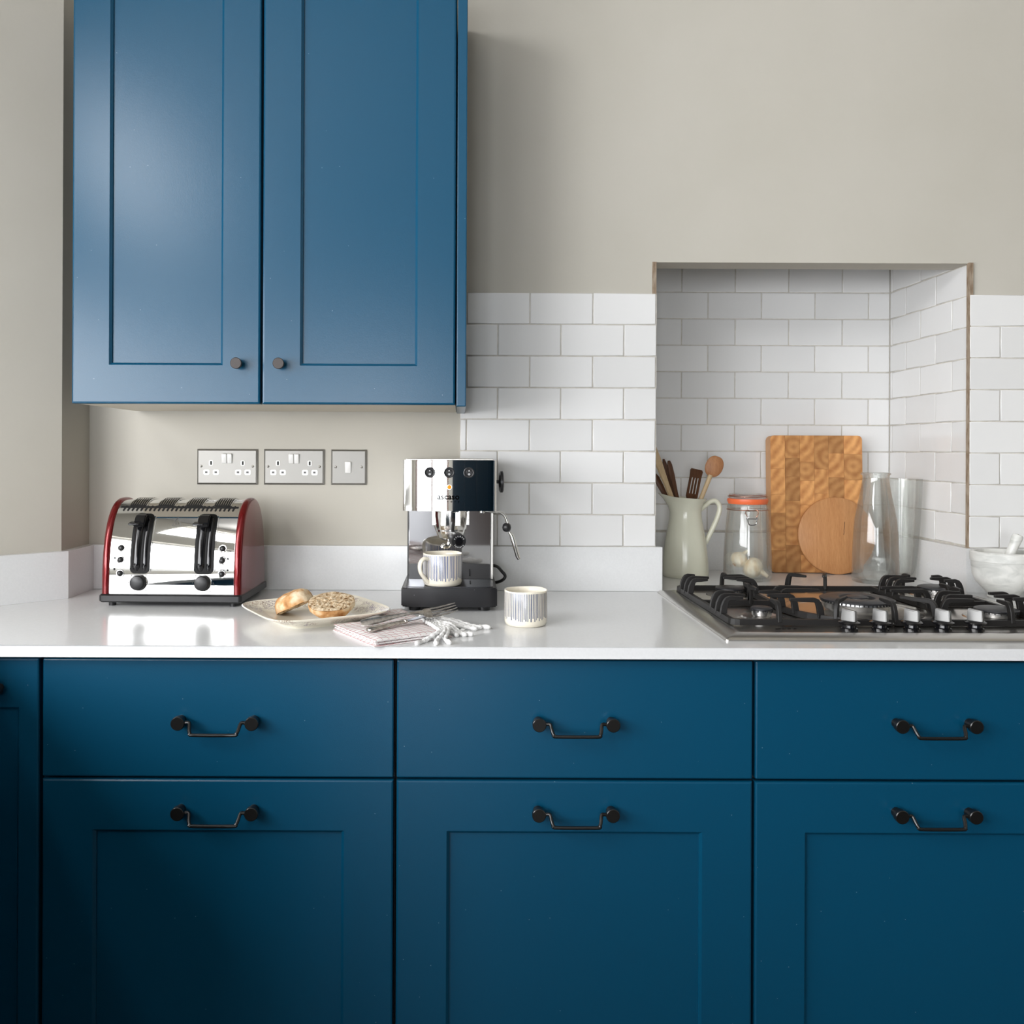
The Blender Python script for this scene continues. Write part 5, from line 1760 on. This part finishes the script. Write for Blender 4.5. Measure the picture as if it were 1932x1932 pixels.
def spoon(L, w=0.0235, hl=0.058, mat_h=None, mat_b=None):
    h = BM()
    tube(h, [(0, 0, 0), (0, 0, L * 0.5), (0, 0, L - hl + 0.004)], [0.0055, 0.0056, 0.0062], 10)
    b_ = BM()
    n, mseg = 14, 28
    rings = []
    for i in range(1, n):
        ph = PI * i / n
        rr = math.sin(ph) ** 0.8 * w / 1.0
        zz_ = L - hl / 2 - (hl / 2) * math.cos(ph)
        rings.append([b_.verts.new((rr * math.cos(2 * PI * k / mseg), (0.0045 * math.sin(ph)) * math.sin(2 * PI * k / mseg) - 0.002 * math.sin(ph), zz_)) for k in range(mseg)])
    for A, B in zip(rings, rings[1:]):
        for k in range(mseg): b_.faces.new((A[k], B[k], B[(k + 1) % mseg], A[(k + 1) % mseg]))
    b_.faces.new(rings[0][::-1]); b_.faces.new(rings[-1])
    return [('handle', h, mat_h or M['pale_wood']), ('bowl', b_, mat_b or M['spoon_wood'])]


def spatula(L, w=0.037, hl=0.088):
    h = BM()
    tube(h, [(0, 0, 0), (0, 0, L * 0.4), (0, 0, L - hl + 0.004)], [0.005, 0.0055, 0.008], 10, flat=0.6, up=(0, 1, 0))
    out = [('handle', h, M['dark_wood'])]
    # blade in strips with three open slots between
    b_ = BM()
    z0, z1 = L - hl, L
    prism(b_, [(-w * 0.30, z0), (w * 0.30, z0), (w * 0.46, z0 + 0.012), (w * 0.46, z0 + 0.020), (-w * 0.46, z0 + 0.020), (-w * 0.46, z0 + 0.012)], 'y', -0.0018, 0.0018)
    bars = [(-w * 0.46, -w * 0.30), (-w * 0.17, -w * 0.06), (w * 0.06, w * 0.17), (w * 0.30, w * 0.46)]
    for a, c in bars: box(b_, a, c, -0.0018, 0.0018, z0 + 0.020, z1 - 0.024)
    prism(b_, [(-w * 0.46, z1 - 0.024), (w * 0.46, z1 - 0.024), (w * 0.5, z1 - 0.006), (w * 0.42, z1 - 0.001), (-w * 0.42, z1), (-w * 0.5, z1 - 0.004)], 'y', -0.0018, 0.0018)
    out.append(('slotted_blade', b_, M['dark_wood']))
    return out


def paddle(mat, w=0.018, hl=0.10, th=0.004):
    def f(L):
        b_ = BM()
        prism(b_, [(-w * 0.28, 0), (w * 0.28, 0), (w * 0.3, L - hl), (w * 0.5, L - hl * 0.45), (w * 0.5, L - 0.012), (w * 0.30, L - 0.001), (-w * 0.1, L), (-w * 0.42, L - 0.012), (-w * 0.5, L - hl * 0.4), (-w * 0.3, L - hl)], 'y', -th / 2, th / 2)
        bmesh.ops.bevel(b_, geom=b_.edges[:], offset=0.0008, segments=1, affect='EDGES')
        return [('blade', b_, mat)]
    return f


jx, jy = jug.location.x, jug.location.y
utensil('wooden_spoon', 'wooden spoon with a pale handle and round bowl, leaning right in the jug', Vector((jx - 0.040, jy - 0.010, TOP + 0.014)), u_at(1355, 861, -0.02), None, lambda L: spoon(L), -0.12)
utensil('slotted_spatula', 'dark wooden slotted spatula leaning right in the jug beside the spoon', Vector((jx - 0.020, jy + 0.006, TOP + 0.014)), u_at(1315, 885, 0.0), None, lambda L: spatula(L), 0.25)
utensil('wooden_spatula', 'tall pale wooden spatula leaning left over the jug spout', Vector((jx + 0.036, jy - 0.006, TOP + 0.014)), u_at(1229, 838, -0.006), None, paddle(M['pale_wood'], 0.022, 0.12, 0.006), 0.5)
utensil('salad_server', 'dark wooden server in the jug, second from the pale spatula', Vector((jx + 0.026, jy + 0.004, TOP + 0.014)), u_at(1261, 869, 0.0), None, paddle(M['dark_wood'], 0.015, 0.09, 0.005), 0.3)
utensil('salad_server', 'reddish brown wooden server in the jug, nearest the slotted spatula', Vector((jx + 0.030, jy + 0.016, TOP + 0.014)), u_at(1251, 866, 0.02), None, paddle(M['dark_wood'], 0.012, 0.09, 0.005), 0.3)
utensil('wooden_stirrer', 'short dark wooden stirrer low at the left in the jug', Vector((jx + 0.052, jy + 0.006, TOP + 0.014)), u_at(1234.5, 894, 0.006), None, paddle(M['dark_wood'], 0.016, 0.08, 0.004), 0.2)

# ------------------------------------------------------------------ preserving jar with garlic
GC = on(1410, 1100, TOP)
GC.y += 0.060
gd = GC.y - CAM_Y
gz = lambda py: at(1410, py, gd).z - TOP
gr = lambda wpx: wpx * gd / F / 2
jar = thing('preserving_jar', 'clip-top glass jar with an orange rubber seal holding garlic', 'jar', (at(1410, 1080, gd).x, GC.y, TOP))
prof = [(0, 0.0015), (gr(76), 0.0), (gr(85), 0.004), (gr(88), 0.014), (gr(87), gz(1050)), (gr(84), gz(1020)), (gr(80), gz(995)), (gr(76), gz(975)), (gr(73.5), gz(964)), (gr(74.5), gz(961)), (gr(74.5), gz(955)), (gr(71), gz(951.5)), (gr(69), gz(950.5)),
        (gr(64), gz(951)), (gr(64), gz(958)), (gr(69), gz(972)), (gr(78), gz(1005)), (gr(82), gz(1050)), (gr(82), 0.014), (gr(74), 0.008), (0, 0.007)]
obj('glass_body', lathe(BM(), prof, 56), M['clear_glass'], jar, 50)
obj('seal', lathe(BM(), [(gr(62), gz(950.3)), (gr(70), gz(950.3)), (gr(75), gz(944)), (gr(73), gz(940.5)), (gr(62), gz(941))], 48, close=True), M['rubber'], jar, 40)
obj('glass_lid', lathe(BM(), [(0, gz(941)), (gr(66), gz(940.5)), (gr(70), gz(938)), (gr(69), gz(934)), (gr(66), gz(931.8)), (gr(58), gz(931.5)), (gr(50), gz(934.5)), (0, gz(935.5))], 48), M['clear_glass'], jar, 40)
bm = BM()
rr_ = gr(74.5)
tube(bm, [(rr_ * 1.015 * math.cos(2 * PI * k / 48), rr_ * 1.015 * math.sin(2 * PI * k / 48), gz(961)) for k in range(49)], 0.0011, 6)
obj('neck_wire', bm, M['copper_wire'], jar, 60)
bm = BM()
tube(bm, [(gr(70) * 1.01 * math.cos(2 * PI * k / 48), gr(70) * 1.01 * math.sin(2 * PI * k / 48), gz(936)) for k in range(49)], 0.0011, 6)
obj('lid_wire', bm, M['copper_wire'], jar, 60)
q_ = lambda px, py, o=0.0: Vector((at(px, py, gd - 0.054 - o).x - jar.location.x, -0.0535 - o, at(px, py, gd - 0.054).z - TOP))
bm = BM()
for sx in (-1, 1):
    c_ = 1419
    tube(bm, catmull([q_(c_ + sx * 6, 962), q_(c_ + sx * 10, 963, 0.002), q_(c_ + sx * 12, 968, 0.004), q_(c_ + sx * 10, 973, 0.005), q_(c_ + sx * 8, 976, 0.004)], 4), 0.0010, 6)
tube(bm, [q_(1411, 964, 0.002), q_(1427, 964, 0.002)], 0.0010, 6)
obj('latch_loop', bm, M['copper_wire'], jar, 60)
bm = BM()
tube(bm, catmull([q_(1411, 974, 0.004), q_(1411, 980, 0.004), q_(1412.5, 987, 0.003), q_(1415, 990.5, 0.003), q_(1424, 990.5, 0.003), q_(1427, 987, 0.003), q_(1428, 980, 0.004), q_(1428, 974, 0.004)], 4), 0.0011, 6)
tube(bm, [q_(1409, 979, 0.004), q_(1431, 979, 0.004)], 0.0010, 6)
obj('latch_bail', bm, M['steel_wire'], jar, 60)


def garlic(c, r, rot, label):
    t = thing('garlic_bulb', label, 'garlic', c, 0, 'garlic bulbs in the glass jar')
    bm = BM()
    ni, nj = 16, 40
    rings = []
    for i in range(ni + 1):
        u = i / ni
        # bulb then neck
        if u < 0.72:
            ph = PI * (0.06 + 0.94 * u / 0.72)
            rr = r * math.sin(min(ph, PI * 0.93)) ** 0.85
            z = -r * 0.82 * math.cos(ph) * (1.0 if ph < PI / 2 else 1.12)
        else:
            k = (u - 0.72) / 0.28
            rr = r * (0.26 - 0.10 * k)
            z = r * 0.92 + k * r * 0.75
        ring_ = []
        for j in range(nj):
            a = 2 * PI * j / nj
            lob = 1.0 + (0.07 * abs(math.cos(4.5 * a)) - 0.03) * (math.sin(PI * min(1, u / 0.75)))
            bend = 0.35 * r * max(0, u - 0.72) ** 1.2 * 2
            ring_.append(bm.verts.new((rr * lob * math.cos(a) + bend, rr * lob * math.sin(a), z)))
        rings.append(ring_)
    for A, B in zip(rings, rings[1:]):
        for j in range(nj): bm.faces.new((A[j], B[j], B[(j + 1) % nj], A[(j + 1) % nj]))
    bm.faces.new(rings[0][::-1]); bm.faces.new(rings[-1])
    xform(bm, rot)
    obj('cloves', bm, M['garlic'], t, 70)
    bm = BM()
    rg = random.Random(int(r * 1e5))
    for k in range(14):
        a = rg.uniform(0, 2 * PI)
        q = r * 0.22 * rg.random()
        tube(bm, [(q * math.cos(a), q * math.sin(a), -r * 0.78), (1.5 * q * math.cos(a), 1.5 * q * math.sin(a), -r * rg.uniform(0.9, 1.02))], 0.0006, 5)
    xform(bm, rot)
    obj('roots', bm, M['garlic_root'], t)


jl = jar.location
ga = at(1399, 1066, gd - 0.004)
gb = at(1420, 1081, gd - 0.012)
garlic((gb.x, gb.y, TOP + 0.0085 + 0.0255), 0.0265, Matrix.Rotation(2.05, 4, 'Y') @ Matrix.Rotation(0.5, 4, 'X'), 'larger garlic bulb at the bottom of the jar, stem pointing down')
garlic((ga.x - 0.004, ga.y + 0.010, TOP + 0.052), 0.0215, Matrix.Rotation(0.75, 4, 'Y') @ Matrix.Rotation(-0.2, 4, 'X'), 'smaller garlic bulb leaning on top of the other, stem pointing up')

# ------------------------------------------------------------------ boards leaning in the alcove
BDW, BDH, BDT = 0.258, 0.384, 0.038
fy_ = ND - T - 0.003 - 0.016                                     # back of the board at its foot
board = thing('chopping_board', 'thick end-grain wooden chopping board leaning on the alcove tiles', 'chopping board', (at(1543, 1075, fy_ - BDT - CAM_Y).x, fy_, TOP))
lean = math.radians(2.3)
RB = Matrix.Rotation(-lean, 4, 'X')
sk = BM()
prism(sk, rrect(BDW, BDH, 0.012, 5, 0, BDH / 2), 'y', -BDT + 0.002, 0.0)
bmesh.ops.bevel(sk, geom=[e for e in sk.edges if abs(e.verts[0].co.y - e.verts[1].co.y) < 1e-6], offset=0.002, segments=2, affect='EDGES')
xform(sk, RB)
obj('core', sk, M['beech'], board, 40)
rb = random.Random(11)
cols = [-BDW / 2, -0.088, -0.047, -0.006, 0.034, 0.077, BDW / 2]
offs = [0.0, 0.018, -0.016, 0.024, -0.010, 0.012]
for ci in range(6):
    xa, xb = cols[ci], cols[ci + 1]
    cuts = [0.0]
    z = 0.062 + offs[ci] * 0.8
    while z < BDH - 0.03:
        cuts.append(z)
        z += rb.choice((0.068, 0.072, 0.064, 0.052))
    cuts.append(BDH)
    for za, zb in zip(cuts, cuts[1:]):
        g = 0.00025
        x0, x1, z0, z1 = xa + g, xb - g, za + g, zb - g
        R_ = 0.011
        poly = []
        def corner(cx_, cz_, sx, sz, rounded):
            if not rounded: return [(cx_, cz_)]
            c0 = (cx_ - sx * R_, cz_ - sz * R_)
            aa = [0, 30, 60, 90]
            pts_ = [(c0[0] + sx * R_ * math.cos(math.radians(a)), c0[1] + sz * R_ * math.sin(math.radians(a))) for a in aa]
            return pts_ if sx * sz > 0 else pts_[::-1]
        poly += corner(x1, z1, 1, 1, ci == 5 and zb == BDH)
        poly += corner(x0, z1, -1, 1, ci == 0 and zb == BDH)
        poly += corner(x0, z0, -1, -1, ci == 0 and za == 0)
        poly += corner(x1, z0, 1, -1, ci == 5 and za == 0)
        bm = BM()
        prism(bm, poly, 'y', -BDT, -BDT + 0.0035)
        fr = [e for e in bm.edges if all(abs(v.co.y + BDT) < 1e-6 for v in e.verts)]
        bmesh.ops.bevel(bm, geom=fr, offset=0.0003, segments=1, affect='EDGES')
        xform(bm, RB)
        obj('wood_block', bm, M['end_grain'], board)
# round board in front
rc_ = 0.1065
ry = fy_ - BDT - 0.024
rbd = thing('round_board', 'round wooden board propped against the chopping board', 'chopping board', (at(1581, 1078, ry - CAM_Y).x, ry, TOP))
bm = lathe(BM(), [(0, -0.006), (rc_ - 0.004, -0.006), (rc_, -0.003), (rc_, 0.003), (rc_ - 0.004, 0.006), (0, 0.006)], 72, (0, 0, 0), 'y')
xform(bm, Matrix.Rotation(-math.radians(6.5), 4, 'X') @ Matrix.Translation((0, 0.0, rc_)))
lowz = min(v.co.z for v in bm.verts)
xform(bm, Matrix.Translation((0, 0, -lowz)))
obj('disc', bm, M['round_board_wood'], rbd, 40)
bm = BM()
tube(bm, [(0.0005 * math.sin(k * 2.0) + 0.0008 * k, 0, 0.11 + 0.006 * k) for k in range(7)], 0.0007, 5)
xform(bm, Matrix.Translation((0.018, -0.0066, -lowz)) @ Matrix.Rotation(-math.radians(6.5), 4, 'X'))
tag(obj('crack', bm, M['dark_wood'], rbd), 'short dark crack')

# ------------------------------------------------------------------ glass bottle and tumbler
VC = on(1651, 1098, TOP)
VC.y = 0.148
vd = VC.y - CAM_Y
vz = lambda py: at(1651, py, vd).z - TOP
vr = lambda wpx: wpx * vd / F / 2
bt = thing('glass_carafe', 'clear glass milk-bottle carafe with a narrow neck in front of the boards', 'carafe', (at(1651.5, 1060, vd).x, VC.y, TOP))
outp = [(vr(70), 0.0), (vr(80), 0.003), (vr(82.5), 0.012), (vr(81), vz(1050)), (vr(78), vz(1010)), (vr(73), vz(980)), (vr(62), vz(950)), (vr(54), vz(930)), (vr(48), vz(912)), (vr(45), vz(902)), (vr(46), vz(897)), (vr(52), vz(895.5)), (vr(53), vz(893.5)), (vr(50), vz(891.5))]
wall_t = 0.0026
inp = [(vr(44), vz(892.5))] + [(max(r_ - wall_t, 0.004), z_) for r_, z_ in outp[9:2:-1]] + [(vr(76), 0.012), (vr(66), 0.008), (0, 0.009)]
obj('glass', lathe(BM(), [(0, 0.003)] + outp + inp, 64), M['clear_glass'], bt, 60)
UC = on(1708, 1092, TOP)
UC.y = 0.203
ud = UC.y - CAM_Y
tz = lambda py: at(1708, py, ud).z - TOP
tr = lambda wpx: wpx * ud / F / 2
tb = thing('glass_tumbler', 'tall clear glass tumbler standing behind the carafe by the tiled side', 'tumbler', (at(1700, 1060, ud).x, UC.y, TOP))
prof = [(0, 0.001), (tr(40), 0.0), (tr(46), 0.004), (tr(50), 0.02), (tr(58), tz(1040)), (tr(66), tz(980)), (tr(73), tz(904)), (tr(71), tz(903.5)), (tr(63.5), tz(980)), (tr(55), tz(1040)), (tr(46), 0.024), (tr(40), 0.016), (0, 0.014)]
obj('glass', lathe(BM(), prof, 56), M['clear_glass'], tb, 60)

# ------------------------------------------------------------------ mortar and pestle
MY = -T - 0.071
md = MY - CAM_Y
mo = thing('mortar', 'white marble mortar with a shallow band, behind the hob at right', 'mortar', (at(1893, 1080, md).x, MY, TOP))
mz = lambda py: at(1893, py, md).z - TOP
mr_ = 0.0685
mh = mz(1040)
prof = [(0, 0.0), (0.030, 0.0), (0.033, 0.003), (0.032, 0.010), (0.042, 0.020), (0.056, 0.036), (0.064, 0.054), (mr_ - 0.002, mh - 0.024), (mr_ - 0.0015, mh - 0.0225), (mr_, mh - 0.022), (mr_, mh - 0.003), (mr_ - 0.003, mh), (mr_ - 0.009, mh - 0.001), (mr_ - 0.013, mh - 0.012), (0.045, 0.036), (0.025, 0.022), (0, 0.018)]
obj('bowl', lathe(BM(), prof, 56), M['marble'], mo, 40)
# pestle rests inside and leans right
p0 = Vector((mo.location.x - 0.012, MY, TOP + 0.036))
p1 = at(1922, 1008, md - 0.01)
pe = thing('pestle', 'white marble pestle leaning out of the mortar', 'pestle', p0)
d = p1 - p0
L = d.length
bm = lathe(BM(), [(0, -0.012), (0.010, -0.009), (0.015, 0.0), (0.0155, 0.010), (0.012, 0.03), (0.0105, L - 0.03), (0.012, L - 0.008), (0.010, L - 0.002), (0, L)], 32)
xform(bm, d.normalized().to_track_quat('Z', 'Y').to_matrix().to_4x4())
obj('shaft', bm, M['marble'], pe, 50)
